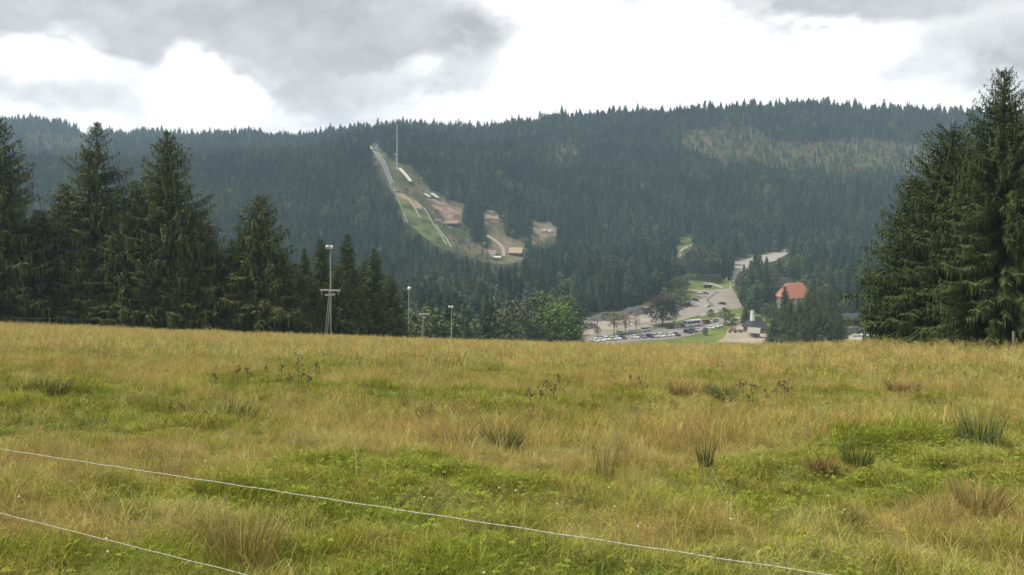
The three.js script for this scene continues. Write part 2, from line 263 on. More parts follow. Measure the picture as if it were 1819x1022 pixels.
// ---------------------------------------------------------------- trees
// A spruce: whorls of drooping branches hung with narrow sprays. Returns { crown, trunk } geometries, the tree standing on y = 0.
function spruce({ h, r, seed, gap = 0.4, arms = 6, len = 0.5, wide = 0.13, step = 0.32, bare = 0.06, droop = 0.35, shape = 0.8, lost = 0.06, tone = [0.072, 0.090, 0.032], ragged = 0.25, hang = 0.3 }) {
  const R = rng(seed), pos = [], col = [], wood = [], y0 = h * bare;
  const leaf = (x, y, z, dx, dy, dz, L, w, c) => {
    let sx = -dz, sz = dx, sl = Math.hypot(sx, sz); if (sl < 1e-3) { sx = R() - 0.5; sz = R() - 0.5; sl = Math.hypot(sx, sz) || 1; }
    const tw = (R() - 0.5) * 1.5; sx = (sx / sl) * w; sz = (sz / sl) * w; const sy = tw * w;
    const mx = x + dx * L * 0.45, my = y + dy * L * 0.45 + 0.04 * L, mz = z + dz * L * 0.45, ex = x + dx * L, ey = y + dy * L - 0.05 * L, ez = z + dz * L;
    pos.push(x, y, z, mx + sx, my + sy, mz + sz, mx - sx, my - sy, mz - sz, mx + sx, my + sy, mz + sz, ex, ey, ez, mx - sx, my - sy, mz - sz);
    const k = 0.75 + 0.5 * R(); for (let i = 0; i < 6; i++) col.push(c[0] * k, c[1] * k, c[2] * k);
  };
  for (let y = y0; y < h - 0.3; y += gap * (0.7 + 0.6 * R())) {
    const f = (y - y0) / (h - y0), env = Math.pow(1 - f, shape) * Math.min(1, 0.72 + f * 2.2), n = Math.max(3, Math.round(arms * (0.75 + 0.4 * R()) * (f > 0.85 ? 0.75 : 1))), a0 = R() * 6.28;
    for (let k = 0; k < n; k++) {
      if (R() < lost * (0.5 + f)) continue;
      const a = a0 + (k / n) * 6.28 + (R() - 0.5) * 0.7, side = 0.5 + 0.5 * n2(Math.cos(a) * 1.3 + seed, y * 0.22 + Math.sin(a) * 1.3), L = r * env * (1 - ragged + 2 * ragged * side) * (0.8 + 0.4 * R()) + 0.12, ca = Math.cos(a), sa = Math.sin(a);
      const pitch = lerp(-0.28, 0.75, Math.pow(f, 1.3)) + (R() - 0.5) * 0.22, dr = droop * (1 - f * 0.7) * (0.7 + 0.6 * R()), tip = 0.22 + 0.15 * R(), m = Math.max(3, Math.ceil(L / step));
      const kk = 0.72 + 0.56 * R(), warm = R() < 0.2 ? 0.08 : 0, c = [tone[0] * kk * (1 + warm), tone[1] * kk, tone[2] * kk * (1 - warm)];
      const yy = (s) => y + L * (Math.tan(pitch) * s * 0.85 - dr * s * s + tip * s * s * s * s);
      if (L > 1) wood.push(rod([0, y, 0], [ca * L * 0.55, yy(0.55), sa * L * 0.55], 0.018 + L * 0.007, 0.01, 3));
      for (let i = 1; i <= m; i++) {
        const s = i / m, x = ca * L * s, z = sa * L * s, py = yy(s), sl = (yy(Math.min(1, s + 0.08)) - yy(s - 0.08)) / (L * 0.16), taper = (0.55 + 0.75 * Math.sin(Math.min(1, s * 1.15 + 0.12) * 2.6));
        if (s < 0.16 && R() < 0.7) continue;
        for (const q of [-1, 1]) {
          const sp = 0.55 + 0.5 * R(), dn = -0.25 - 0.55 * R() * (1 - 0.6 * f), l = len * taper * (0.65 + 0.7 * R()) * (0.2 + 0.8 * Math.pow(1 - f, 0.7));
          const dx = ca * sp - sa * q * 0.85, dz = sa * sp + ca * q * 0.85, dl = Math.hypot(dx, dn, dz);
          leaf(x, py, z, dx / dl, (dn + sl * 0.4) / dl, dz / dl, l, wide * (0.7 + 0.6 * R()), c);
          if (R() < 0.65) leaf(x + dx * l * 0.3, py - 0.05, z + dz * l * 0.3, dx * 0.25, -0.85, dz * 0.25, l * (0.6 + 0.5 * R()), wide * 0.75, c);
          if (R() < hang * (1 - f)) leaf(x + dx * l * 0.12, py - 0.12, z + dz * l * 0.12, dx * 0.12 + ca * 0.1, -0.97, dz * 0.12 + sa * 0.1, len * (0.9 + 0.9 * R()), wide * 0.8, c);
        }
        leaf(x, py + 0.02, z, ca, sl * 0.8 + 0.08, sa, len * 0.7 * (1.1 - 0.4 * s) * (0.35 + 0.65 * Math.pow(1 - f, 0.7)), wide * (0.4 + 0.4 * (1 - f)), c);
      }
    }
  }
  for (let k = 0; k < 8; k++) leaf(0, h - 0.5 - R() * 0.6, 0, Math.cos(k) * 0.35, 0.9, Math.sin(k) * 0.35, 0.5, wide * 0.5, tone);
  const tr = 0.012 * h + 0.09, trunk = join([new THREE.CylinderGeometry(0.03, tr, h - 0.2, 9, 6).translate(0, (h - 0.2) / 2, 0), new THREE.CylinderGeometry(tr, tr * 1.5, 0.7, 9).translate(0, 0.1, 0), ...wood]);
  return { crown: soup(pos, col), trunk };
}
// A broadleaved tree: limbs that end in uneven clumps of leaf faces.
function broadleaf({ h, r, seed, clumps = 26, leaves = 40, size = 0.55, bare = 0.22, tone = [0.090, 0.120, 0.035], airy = 0, round = 1 }) {
  const R = rng(seed), pos = [], col = [], wood = [], y0 = h * bare, ch = h - y0;
  const tr = 0.016 * h + 0.06; wood.push(new THREE.CylinderGeometry(tr * 0.45, tr, h * 0.6, 7).translate(0, h * 0.3, 0));
  for (let k = 0; k < clumps; k++) {
    const f = Math.pow((k + 0.5) / clumps, 0.8), a = k * 2.4 + R() * 0.9, prof = Math.pow(Math.sin(Math.PI * clamp(0.12 + 0.84 * f, 0, 1)), 0.65 * round), d = r * prof * (0.35 + 0.62 * Math.sqrt(R())), cx = Math.cos(a) * d, cz = Math.sin(a) * d, cy = y0 + ch * (0.1 + 0.84 * f), cr = r * (0.26 + 0.2 * R());
    wood.push(rod([0, y0 * 0.8 + (cy - y0) * 0.45, 0], [cx * 0.9, cy, cz * 0.9], 0.02 + tr * 0.25, 0.015, 4));
    const kk = 0.8 + 0.4 * R();
    for (let i = 0; i < leaves; i++) {
      const u = R() * 2 - 1, p = R() * 6.28, q = cr * (airy ? Math.sqrt(R()) * 1.25 : 0.55 + 0.5 * R()), s = Math.sqrt(1 - u * u), x = cx + Math.cos(p) * s * q, y = cy + u * q * 0.8, z = cz + Math.sin(p) * s * q;
      const a1 = R() * 6.28, b1 = (R() - 0.5) * 2.2, L = size * (0.6 + 0.8 * R()), ax = Math.cos(a1) * L * 0.5, az = Math.sin(a1) * L * 0.5, ay = b1 * L * 0.3, bx = -Math.sin(a1) * L * 0.32, bz = Math.cos(a1) * L * 0.32, by = (R() - 0.5) * L * 0.6;
      pos.push(x - ax, y - ay, z - az, x + bx, y + by, z + bz, x - bx, y - by, z - bz, x + bx, y + by, z + bz, x + ax, y + ay, z + az, x - bx, y - by, z - bz);
      const c = kk * (0.75 + 0.5 * R()); for (let j = 0; j < 6; j++) col.push(tone[0] * c, tone[1] * c, tone[2] * c);
    }
  }
  return { crown: soup(pos, col), trunk: join(wood) };
}
const BARK = mat(0.07, 0.055, 0.045), BARK_GREY = mat(0.13, 0.12, 0.105), LEAF = vcol(0.85);
function plant(kind, geo, x, D, scale, label, category, group, turn = 0, bark = BARK, sink = 0.25, squash = 1) {
  const t = thing(kind, x, H(x, D) - sink, D, turn); t.scale.set(scale * squash, scale, scale * squash);
  mesh('trunk', geo.trunk, bark, t); mesh('crown', geo.crown, LEAF, t);
  return tag(t, label, category, group);
}
const xAt = (u, D) => ((u - CU) / F) * D;
const heightTo = (u, v, D) => ((HV - v) / F) * D - H(xAt(u, D), D);

// the tall spruces beside the meadow
const S = {
  big: spruce({ h: 23, r: 6.4, seed: 3, gap: 0.21, arms: 7.5, len: 0.66, wide: 0.062, step: 0.17, hang: 0.5, bare: 0.075, droop: 0.42, shape: 0.72, lost: 0.02, ragged: 0.26 }),
  wide: spruce({ h: 17, r: 6.0, seed: 8, gap: 0.19, arms: 7.5, len: 0.64, wide: 0.062, step: 0.18, hang: 0.45, bare: 0.1, droop: 0.36, shape: 0.62, lost: 0.02, ragged: 0.26, tone: [0.062, 0.082, 0.028] }),
  tall: spruce({ h: 26, r: 7.0, seed: 15, gap: 0.27, arms: 7, len: 0.95, wide: 0.095, step: 0.24, hang: 0.45, bare: 0.03, droop: 0.4, shape: 0.85, lost: 0.3, ragged: 0.5, tone: [0.092, 0.104, 0.039] }),
  tall2: spruce({ h: 25, r: 6.3, seed: 23, gap: 0.26, arms: 7, len: 0.95, wide: 0.095, step: 0.24, hang: 0.45, bare: 0.03, droop: 0.34, shape: 0.8, lost: 0.18, ragged: 0.42, tone: [0.096, 0.110, 0.039] }),
  mid: spruce({ h: 18, r: 5.2, seed: 31, gap: 0.26, arms: 7, len: 0.9, wide: 0.095, step: 0.25, hang: 0.45, bare: 0.02, droop: 0.4, shape: 0.75, lost: 0.08, ragged: 0.35, tone: [0.098, 0.116, 0.038] }),
  slim: spruce({ h: 19, r: 3.3, seed: 47, gap: 0.28, arms: 7, len: 0.85, wide: 0.095, step: 0.25, hang: 0.4, bare: 0.03, droop: 0.4, shape: 0.85, lost: 0.14, ragged: 0.4, tone: [0.085, 0.104, 0.039] }),
};
const SH = { big: 23, wide: 17, tall: 26, tall2: 25, mid: 18, slim: 19 };
const edge = (key, u, v, D, label, group, squash = 1, turn = u) => plant('spruce_tree', S[key], xAt(u, D), D, (heightTo(u, v, D) + 0.25) / SH[key], label, 'spruce', group, turn, BARK, 0.25, squash);
edge('big', 1784, 122, 62, 'tall dense spruce with drooping boughs and thick dark trunk, beside the meadow', undefined, 1.0, 2);
edge('wide', 1692, 226, 70, 'broad shorter spruce with thin dark trunk leaning against the tall dense spruce', undefined, 1.06, 1);
edge('wide', 1628, 316, 74, 'low broad spruce at the outer edge of the spruce clump beside the meadow', undefined, 0.85, 4);
edge('mid', 1880, 210, 66, 'spruce mostly hidden behind the tall dense spruce beside the meadow', undefined, 1.2, 3);
edge('tall', 172, 214, 118, 'tallest spruce behind the post fence, with a gappy ragged top', undefined, 1.12);
edge('tall2', 297, 232, 117, 'tall spruce with a pointed dense top and bare stem below it', undefined, 1.15);
edge('tall2', -14, 196, 112, 'tall spruce at the end of the post fence, boughs reaching over it', undefined, 1.2);
edge('mid', 461, 344, 117, 'lone pointed spruce of middle height next to the ski lift pylon wood', undefined, 1.15);
const edgeGroup = 'spruces filling the meadow edge behind the post fence';
for (const [k, u, v, D, q, l] of [['mid', 70, 372, 116, 1.35, 'bushy spruce behind the fence posts, tucked under the end spruce'], ['mid', 120, 325, 122, 1.3, 'spruce leaning into the tallest gappy spruce, lower than it'], ['mid', 222, 378, 114, 1.3, 'olive bushy spruce standing before the gap between the two tallest spruces'], ['mid', 245, 322, 124, 1.2, 'pointed spruce between the two tallest spruces'], ['mid', 345, 372, 116, 1.35, 'bushy spruce at the shoulder of the pointed dense topped spruce'], ['slim', 108, 345, 126, 1.1, 'slim spruce half hidden behind the tallest gappy spruce'], ['mid', 20, 372, 115, 1.3, 'broad spruce below the end spruce, behind the first fence post'], ['mid', 375, 425, 121, 1.3, 'middle sized spruce next to the pointed dense topped spruce'], ['mid', 270, 415, 113, 1.3, 'low bushy spruce at the foot of the pointed dense topped spruce'], ['mid', 150, 435, 112.5, 1.3, 'low bushy spruce at the foot of the tallest gappy spruce'], ['mid', 415, 425, 122, 1.2, 'spruce filling the gap beside the lone pointed spruce'], ['mid', 500, 450, 118, 1.2, 'dark spruce between the lone pointed spruce and the lamp mast'], ['mid', 320, 455, 113, 1.3, 'lowest bushy spruce before the pointed dense topped spruce'], ['mid', 430, 478, 115, 1.3, 'low bushy spruce at the foot of the lone pointed spruce'], ['mid', -70, 300, 116, 1.3, 'spruce beyond the end spruce of the fence row'], ['mid', 30, 465, 112, 1.3, 'low spruce hanging over the post and wire fence']]) edge(k, u, v, D, l, edgeGroup, q);
const pylonGroup = 'spruces behind the ski lift pylon';
for (const [k, u, v, D, q, l] of [['slim', 540, 440, 124, 1.05, 'slim spruce on the uphill side of the tall lamp mast'], ['slim', 570, 422, 128, 1.2, 'tall slim spruce directly behind the tall lamp mast'], ['slim', 617, 414, 130, 1.15, 'tallest slim spruce on the downhill side of the tall lamp mast'], ['mid', 600, 470, 125, 1.1, 'bushy spruce behind the first lift pylon crossbar'], ['slim', 648, 462, 138, 1.2, 'slim spruce between the tallest slim spruce and the wood end'], ['slim', 664, 440, 134, 1.2, 'pointed slim spruce at the open end of the pylon wood'], ['mid', 690, 486, 142, 1.1, 'bushy spruce closing the pylon wood towards the double pole lamp'], ['mid', 528, 480, 121, 1.2, 'bushy spruce uphill of the first lift pylon'], ['mid', 560, 500, 123, 1.2, 'low bushy spruce behind the leaning pylon legs'], ['mid', 636, 510, 128, 1.2, 'low bushy spruce downhill of the first lift pylon'], ['mid', 668, 520, 132, 1.2, 'low bushy spruce below the pointed slim spruce'], ['mid', 702, 534, 146, 1.0, 'lowest spruce beside the double pole lamp mast']]) edge(k, u, v, D, l, pylonGroup, q);

// the woods
const WOOD = [[3.6, 0.8, 0.1], [3.1, 0.9, 0.25], [4.0, 0.75, 0.15], [2.8, 0.95, 0.2], [3.4, 0.7, 0.35]].map(([r, shape, ragged], i) => spruce({ h: 20, r, seed: 60 + i,  gap: 0.8, arms: 7, len: 1.35, wide: 0.3, step: 0.75, bare: 0.1 + 0.03 * i, droop: 0.35, shape, lost: 0.05, ragged: ragged + 0.1, tone: [0.060, 0.092, 0.050] }));
const FARW = [[3.8, 0.9, 0.3], [3.1, 1.0, 0.4], [4.2, 0.85, 0.3], [3.0, 0.9, 0.5]].map(([r, shape, ragged], i) => spruce({ h: 20, r, seed: 80 + i, gap: 1.35, arms: 7, len: 2.0, wide: 0.5, step: 1.3, bare: 0.12, droop: 0.35, shape, lost: 0.04, ragged, tone: [0.056, 0.090, 0.052] }));
const LEAFY = [0, 1, 2, 3].map((i) => broadleaf({ h: 16, r: 4.6 + 0.4 * i, seed: 90 + i, clumps: 26, leaves: 34, size: 1.0, bare: 0.12, tone: [0.120, 0.145, 0.060], round: 0.8 + 0.2 * i }));
{
  const KEEP = [[[696, 338], [735, 348], [758, 368], [812, 450], [760, 436], [712, 396]], [[752, 346], [826, 366], [826, 402], [770, 402]], [[654, 250], [700, 250], [735, 300], [735, 326], [706, 345], [690, 335]], [[790, 386], [820, 386], [840, 400], [800, 404]], [[862, 415], [900, 428], [935, 440], [935, 462], [866, 462]], [[857, 373], [893, 373], [893, 405], [857, 405]]];
  const R = rng(5), R2 = rng(6), list = [], cell = 5.5;
  for (let D = 152; D < 1950; D += cell * (D > 1450 ? 1.4 : 1)) for (let x = -0.72 * D; x < 0.72 * D; x += cell * (D > 1450 ? 1.4 : 1)) {
    const px = x + (R() - 0.5) * cell * 0.95, pd = D + (R() - 0.5) * cell * 0.95, a = R(), b = R(), c = R(), e = R();
    const y = H(px, pd), [u, v] = pxOf(px, y, pd), q = fbm2(px * 0.012, pd * 0.012, 3);
    if (pd < 400 && (u < 330 || (u > 1015 && u < 1560))) continue;
    if (pd < 400 && u > 1560 && a < 0.6) continue;
    if (pd > 1150 && n2(px * 0.02, pd * 0.02) > 0.45 && a < 0.6) continue;
    if (pd < 205 && u > 560 && u < 880) continue;
    if (pd < 300 && u > 880 && u < 1020) continue;
    if (pd < 230 && a < 0.25) continue;
    let h = lerp(10, 25, b) * (1 + 0.3 * q) * (pd > 650 ? 0.88 : 1) * (pd > 1120 ? 0.45 + 0.95 * R2() : 1) * (pd < 300 ? 0.85 : 1), leafy = false;
    const mixed = (pd < 560 && u > 640 && u < 1016) ? 0.42 : (pd > 480 && pd < 720 && u > 1300 && u < 1480) ? 0.5 : (pd < 560 && u > 1440) ? 0.4 : 0.05 + 0.12 * sst(0.25, 0.4, q);
    if (c < mixed) { leafy = true; h = lerp(9, 17, b); }
    if (SPARSE.some((k) => inside(P[k], u, v - 4))) { if (a < 0.12 + 0.35 * sst(-0.1, 0.3, q)) continue; h = lerp(2, 12, b * b * b); if (c < 0.4) leafy = true; }
    if (pd < 360 && u < 1300) { const cap = (u > 715 ? 498 + 75 * Math.pow(R2(), 1.3) : 465 + 70 * a), lim = ((HV - cap) / F) * pd - y; if (lim < 4) continue; h = Math.min(h, lim); }
    const top = y + h, nz = n2(px * 0.06, pd * 0.06); let bad = false;
    for (const s of [0, 0.3, 0.65, 1]) { const [uu, vv] = pxOf(px, lerp(y, top, s), pd); if (OPEN.some((k) => inside(P[k], uu + (k === 'lot' ? 0 : 5 * nz), vv + (k === 'lot' ? 0 : 4 * nz)))) { bad = true; break; } }
    if (!bad) for (const k of SPARSE) { const [uu, vv] = pxOf(px, top, pd); if (inside(P[k], uu, vv) && !inside(P[k], u, v - 4)) { h *= 0.6; } }
    if (bad) { const scrub = (inside(P.jump, u, v) || inside(P.terrace, u, v)) && R2() < 0.5 && !KEEP.some((k) => inside(k, u, v)); if (!scrub) continue; h = 1.5 + 4.5 * R2() * R2(); leafy = R2() < 0.5; }
    const tv = pxOf(px, y + h, pd)[1], crest = u < 900 ? 570 + 36 * u / 900 : 612;
    if (tv > crest + 4) continue;
    list.push({ x: px, D: pd, y, h, leafy, turn: e * 6.28, k: 0.55 + 0.9 * a, g: R(), u, v });
  }
  list.sort((p, q) => p.D - q.D);
  const count = { true: 0, false: 0 }, rest = [];
  for (const t of list) {
    const near = t.leafy ? count.true < 140 : count.false < 290;
    if (!near || t.D > 640) { rest.push(t); continue; }
    count[t.leafy]++;
    const src = t.leafy ? LEAFY : WOOD, n = Math.floor(t.g * src.length), g = src[n];
    const place = t.D < 400 && t.u < 1300 ? (t.u < 700 ? 'in the slope wood behind the tall lamp mast' : t.u < 850 ? 'in the slope wood beyond the small lift pylon' : 'in the slope wood beside the large bright green tree') : t.u < 1240 ? 'in the dense wood behind the gravel yard' : t.u < 1372 ? 'between the far road and the inn' : t.u < 1560 ? 'in the wood behind the red roofed house' : 'in the valley behind the broad spruce clump';
    const size = t.leafy ? (t.h > 14 ? 'tall' : t.h > 11 ? 'middle sized' : 'low') : t.h > 21 ? 'very tall' : t.h > 16.5 ? 'tall' : t.h > 12 ? 'middle sized' : 'short', form = t.leafy ? ['narrow crowned', 'oval', 'round', 'broad crowned'][n] : ['full', 'slender', 'broad', 'narrow', 'open branched'][n];
    plant(t.leafy ? 'broadleaf_tree' : 'wood_spruce', g, t.x, t.D, t.h / (t.leafy ? 16 : 20), `${size} ${form} ${t.leafy ? 'broadleaf tree' : 'spruce'} ${place}`, t.leafy ? 'broadleaf tree' : 'spruce', `${t.leafy ? 'broadleaf trees' : 'spruces'} ${place}`, t.turn, t.leafy ? BARK_GREY : BARK, 0.3);
  }
  const m4 = new THREE.Matrix4(), qn = new THREE.Quaternion(), up = new THREE.Vector3(0, 1, 0), tint = new THREE.Color();
  const forest = (name, geos, trees, base, label, category) => {
    const g = new THREE.Group(); g.name = numbered(name); scene.add(g); stuff(g, label, category);
    geos.forEach((geo, n) => {
      const own = trees.filter((t) => Math.floor(t.g * geos.length) === n); if (!own.length) return;
      const im = new THREE.InstancedMesh(geo.crown, LEAF, own.length), it = new THREE.InstancedMesh(geo.trunk, BARK, own.length); im.name = 'crown'; it.name = 'trunk';
      im.castShadow = im.receiveShadow = it.castShadow = it.receiveShadow = true;
      own.forEach((t, i) => { const s = t.h / base; m4.compose(new THREE.Vector3(t.x, t.y - 0.3, -t.D), qn.setFromAxisAngle(up, t.turn), new THREE.Vector3(s * (0.75 + 0.3 * t.g), s, s * (0.75 + 0.3 * t.g))); im.setMatrixAt(i, m4); it.setMatrixAt(i, m4); const st = n2(t.x * 0.011 + 2, t.D * 0.011), k = t.k * (1 + 0.38 * st); im.setColorAt(i, tint.setRGB(k * (1 + 0.3 * (t.g - 0.5) + 0.12 * st), k, k * (1 - 0.12 * st))); });
      g.add(im, it);
    });
  };
  const con = rest.filter((t) => !t.leafy), dec = rest.filter((t) => t.leafy);
  forest('spruce_forest', WOOD, con.filter((t) => t.D < 720), 20, 'dense dark spruce forest on the lower valley side', 'forest');
  forest('mountain_forest', FARW, con.filter((t) => t.D >= 720), 20, 'hazy spruce forest covering the mountain up to the ridge', 'forest');
  forest('broadleaf_forest', LEAFY, dec, 16, 'paler broadleaf trees scattered through the spruce forest', 'forest');
  console.log('trees', list.length, 'individual', count.false, count.true);
  // bare dead stems along the ridge and the felled slope
  const dead = []; for (let i = 0; i < 260; i++) { const u = 1150 + 560 * R(), v = R() < 0.6 ? lerp(196, 225, R()) : lerp(225, 300, R()), p = ground(u, v, 860, 1320); if (p[2] < 1318) dead.push([p, 7 + 13 * R(), R()]); }
  const stem = new THREE.CylinderGeometry(0.12, 0.3, 1, 5).translate(0, 0.5, 0), ds = new THREE.InstancedMesh(stem, mat(0.36, 0.34, 0.31), dead.length);
  dead.forEach(([p, h, k], i) => { qn.setFromEuler(new THREE.Euler((k - 0.5) * 0.16, 0, k > 0.92 ? 0.7 : (k - 0.5) * 0.2)); m4.compose(new THREE.Vector3(p[0], p[1] - 0.3, -p[2]), qn, new THREE.Vector3(1, h, 1)); ds.setMatrixAt(i, m4); });
  ds.name = 'dead_stems'; scene.add(ds); stuff(ds, 'thin bare grey dead stems on the felled ridge', 'dead trees');
}

// single trees in the valley
const LONE = {
  green: broadleaf({ h: 22, r: 8, seed: 201, clumps: 60, leaves: 90, size: 0.75, bare: 0.04, tone: [0.125, 0.185, 0.045], round: 0.8 }),
  beech: broadleaf({ h: 15, r: 7.2, seed: 202, clumps: 60, leaves: 80, size: 0.6, bare: 0.14, tone: [0.054, 0.037, 0.038], round: 0.75 }),
  autumn: broadleaf({ h: 11, r: 3.2, seed: 203, clumps: 24, leaves: 34, size: 0.55, bare: 0.3, tone: [0.200, 0.170, 0.070], airy: 1 }),
  pale: broadleaf({ h: 11, r: 3.6, seed: 204, clumps: 20, leaves: 26, size: 0.5, bare: 0.3, tone: [0.240, 0.180, 0.120], airy: 1 }),
  small: broadleaf({ h: 7, r: 2.4, seed: 205, clumps: 18, leaves: 40, size: 0.5, bare: 0.22, tone: [0.120, 0.130, 0.050], airy: 1 }),
  bush: broadleaf({ h: 7, r: 5, seed: 206, clumps: 34, leaves: 50, size: 0.6, bare: 0.02, tone: [0.100, 0.105, 0.045] }),
  dull: broadleaf({ h: 14, r: 7.5, seed: 207, clumps: 44, leaves: 60, size: 0.8, bare: 0.04, tone: [0.100, 0.110, 0.060] }),
  green2: broadleaf({ h: 20, r: 6, seed: 208, clumps: 44, leaves: 70, size: 0.75, bare: 0.06, tone: [0.100, 0.120, 0.045], round: 0.7 }),
};
const LH = { green: 22, beech: 15, autumn: 11, pale: 11, small: 7, bush: 7, dull: 14, green2: 20 };
const lone = (key, u, v, D, label, turn = 0, squash = 1, category = 'tree', bark = BARK_GREY) => plant('broadleaf_tree', LONE[key], xAt(u, D), D, heightTo(u, v, D) / LH[key], label, category, undefined, turn, bark, 0.2, squash);
const baseD = (v) => (76.2 * F) / (v - HV);
lone('green', 988, 540, 258, 'large bright green broadleaf tree where the golden meadow meets the gravel yard', 0.4, 1.15);
lone('green2', 964, 518, 282, 'tall olive green broadleaf tree behind the large bright green one', 1.2, 1.0);
lone('green2', 1004, 526, 290, 'dark green round broadleaf tree touching the large bright green one', 2.1, 1.0);
lone('dull', 912, 540, 250, 'grey green bushy tree beside the large bright green tree', 2.9, 0.8);
lone('beech', 1177, 527, baseD(579), 'dark purple copper beech on the grass strip', 0.3, 1.2, 'tree', BARK);
lone('autumn', 1091, 553, baseD(594), 'olive yellow autumn tree beside the access road');
lone('autumn', 1111, 556, baseD(593), 'thin yellowing tree with tall bare trunk beside the parked silver car', 2);
lone('pale', 1130, 557, baseD(589), 'pale brown almost leafless tree beside the access road', 1);
lone('small', 1061, 579, baseD(598), 'small bushy tree on the strip before the gravel yard');
lone('small', 1288, 546, baseD(577), 'small green tree behind the parked cars at the inn', 1, 1.1);
lone('small', 1300, 557, baseD(588), 'yellow green tree on the lawn edge beside the inn terrace', 3, 1.1);
lone('small', 1263, 549, baseD(568), 'thin grey green young tree behind the red brown car', 2, 1.1);
lone('bush', 1209, 517, baseD(543), 'round olive bush above the row of parked cars', 0, 1);
lone('bush', 1184, 520, baseD(549), 'round green bush behind the copper beech', 2, 0.9);
lone('bush', 1207, 492, baseD(519), 'bushy green tree beside the side path', 4, 1.0);
lone('dull', 1238, 438, 640, 'wide dull green broadleaf tree above the side path', 1, 1.05);
lone('bush', 1274, 488, 622, 'round dull bush beside the white signpost', 1, 0.75);
lone('dull', 1330, 478, 560, 'broad green tree at the road junction', 2, 0.8);
lone('dull', 1362, 470, 570, 'leafy tree between the road junction and the red roofed house', 5, 0.8);
lone('bush', 1253, 582, baseD(596), 'low dark green shrub between the parked cars', 3, 0.55, 'shrub');
lone('small', 1097, 585, baseD(595), 'dark upright shrub beside the parked silver car', 2, 0.5, 'shrub', BARK);
const firs = 'dark conifers in front of the inn';
for (const [k, u, v, D, q, l] of [['slim', 1394, 507, 352, 1.0, 'pointed dark conifer before the red roofed house'], ['mid', 1441, 504, 346, 0.72, 'full green conifer in the middle of the conifer group by the inn'], ['mid', 1476, 510, 356, 0.85, 'green conifer of the group nearest to the dark flat roof'], ['mid', 1382, 552, 366, 0.9, 'low dark conifer beside the inn roof'], ['slim', 1458, 522, 362, 1.3, 'slim conifer squeezed between two fuller ones by the inn'], ['mid', 1420, 534, 340, 0.85, 'low bushy conifer at the foot of the conifer group'], ['mid', 1325, 541, 452, 0.9, 'small dark conifer behind the inn terrace'], ['mid', 1488, 552, 350, 0.8, 'low spreading conifer beside the dark flat roof'], ['mid', 1404, 531, 345, 0.85, 'low conifer filling the gap below the red roof'], ['mid', 1450, 545, 338, 1.1, 'bushy low conifer before the full green conifer'], ['mid', 1374, 566, 352, 1.0, 'small conifer at the edge of the forecourt'], ['mid', 1468, 556, 336, 1.1, 'wide low conifer before the dark flat roof'], ['mid', 1430, 568, 332, 1.2, 'lowest conifer at the front of the conifer group']]) plant('conifer_tree', S[k], xAt(u, D), D, (heightTo(u, v, D) + 0.25) / SH[k], l, 'conifer', undefined, u, BARK, 0.25, q * 1.12);
lone('bush', 1368, 541, 456, 'green shrubbery before the narrow white building', 2, 0.8, 'shrub');
for (const [u, v, D, g, l] of [[1344, 446, 645, 0, 'pointed spruce standing before the bend of the far road'], [1322, 469, 625, 3, 'small spruce at the lower end of the far road'], [1362, 455, 640, 1, 'slender spruce overlapping the middle of the far road'], [1384, 458, 655, 2, 'broad spruce overlapping the far road below the white van'], [1334, 462, 632, 4, 'open branched spruce beside the small spruce at the far road']]) plant('wood_spruce', WOOD[g], xAt(u, D), D, (heightTo(u, v, D) + 0.3) / 20, l, 'spruce', 'spruces before the far road', u, BARK, 0.3, 1.1);

// ---------------------------------------------------------------- buildings and structures
const GLASS_DARK = mat(0.03, 0.035, 0.04, 0.15), WHITE = mat(0.78, 0.78, 0.75, 0.6), CONCRETE = mat(0.4, 0.39, 0.37), STEEL = mat(0.42, 0.43, 0.42, 0.45, { metalness: 0.4 }), WOODM = mat(0.22, 0.16, 0.1), WOOD_GREY = mat(0.27, 0.25, 0.22), RUBBER = mat(0.02, 0.02, 0.02);
const quad = (list) => { const pos = []; for (const [a, b, c, d] of list) { pos.push(...a, ...b, ...c); if (d) pos.push(...a, ...c, ...d); } const g = soup(pos); g.computeVertexNormals(); return g; };
// a roof over w (along x) by d: hip is how far the ridge ends stand in from the gables, t its thickness
function roofGeo(w, d, y, h, hip = 0, over = 0.5, t = 0.25) {
  const W = w / 2 + over, Dd = d / 2 + over, X = w / 2 + (hip ? -hip : over), e = y - over * h / (d / 2);
  const P_ = (k) => [[-W, e - k, -Dd], [W, e - k, -Dd], [W, e - k, Dd], [-W, e - k, Dd], [-X, y + h - k, 0], [X, y + h - k, 0]];
  const f = (p) => [[p[3], p[2], p[5], p[4]], [p[1], p[0], p[4], p[5]], [p[2], p[1], p[5]], [p[0], p[3], p[4]]], a = P_(0), b = P_(t);
  const rim = [[0, 1], [1, 2], [2, 3], [3, 0]].map(([i, j]) => [a[i], a[j], b[j], b[i]]);
  return quad([...(hip ? f(a) : f(a).slice(0, 2)), ...(hip ? f(b) : f(b).slice(0, 2)), ...(hip ? rim : [rim[0], rim[2], [a[0], a[4], b[4], b[0]], [a[4], a[3], b[3], b[4]], [a[1], a[5], b[5], b[1]], [a[5], a[2], b[2], b[5]]])]);
}
const gables = (w, d, y, h) => quad([[[-w / 2, y, -d / 2], [-w / 2, y, d / 2], [-w / 2, y + h, 0]], [[w / 2, y, -d / 2], [w / 2, y, d / 2], [w / 2, y + h, 0]]]);
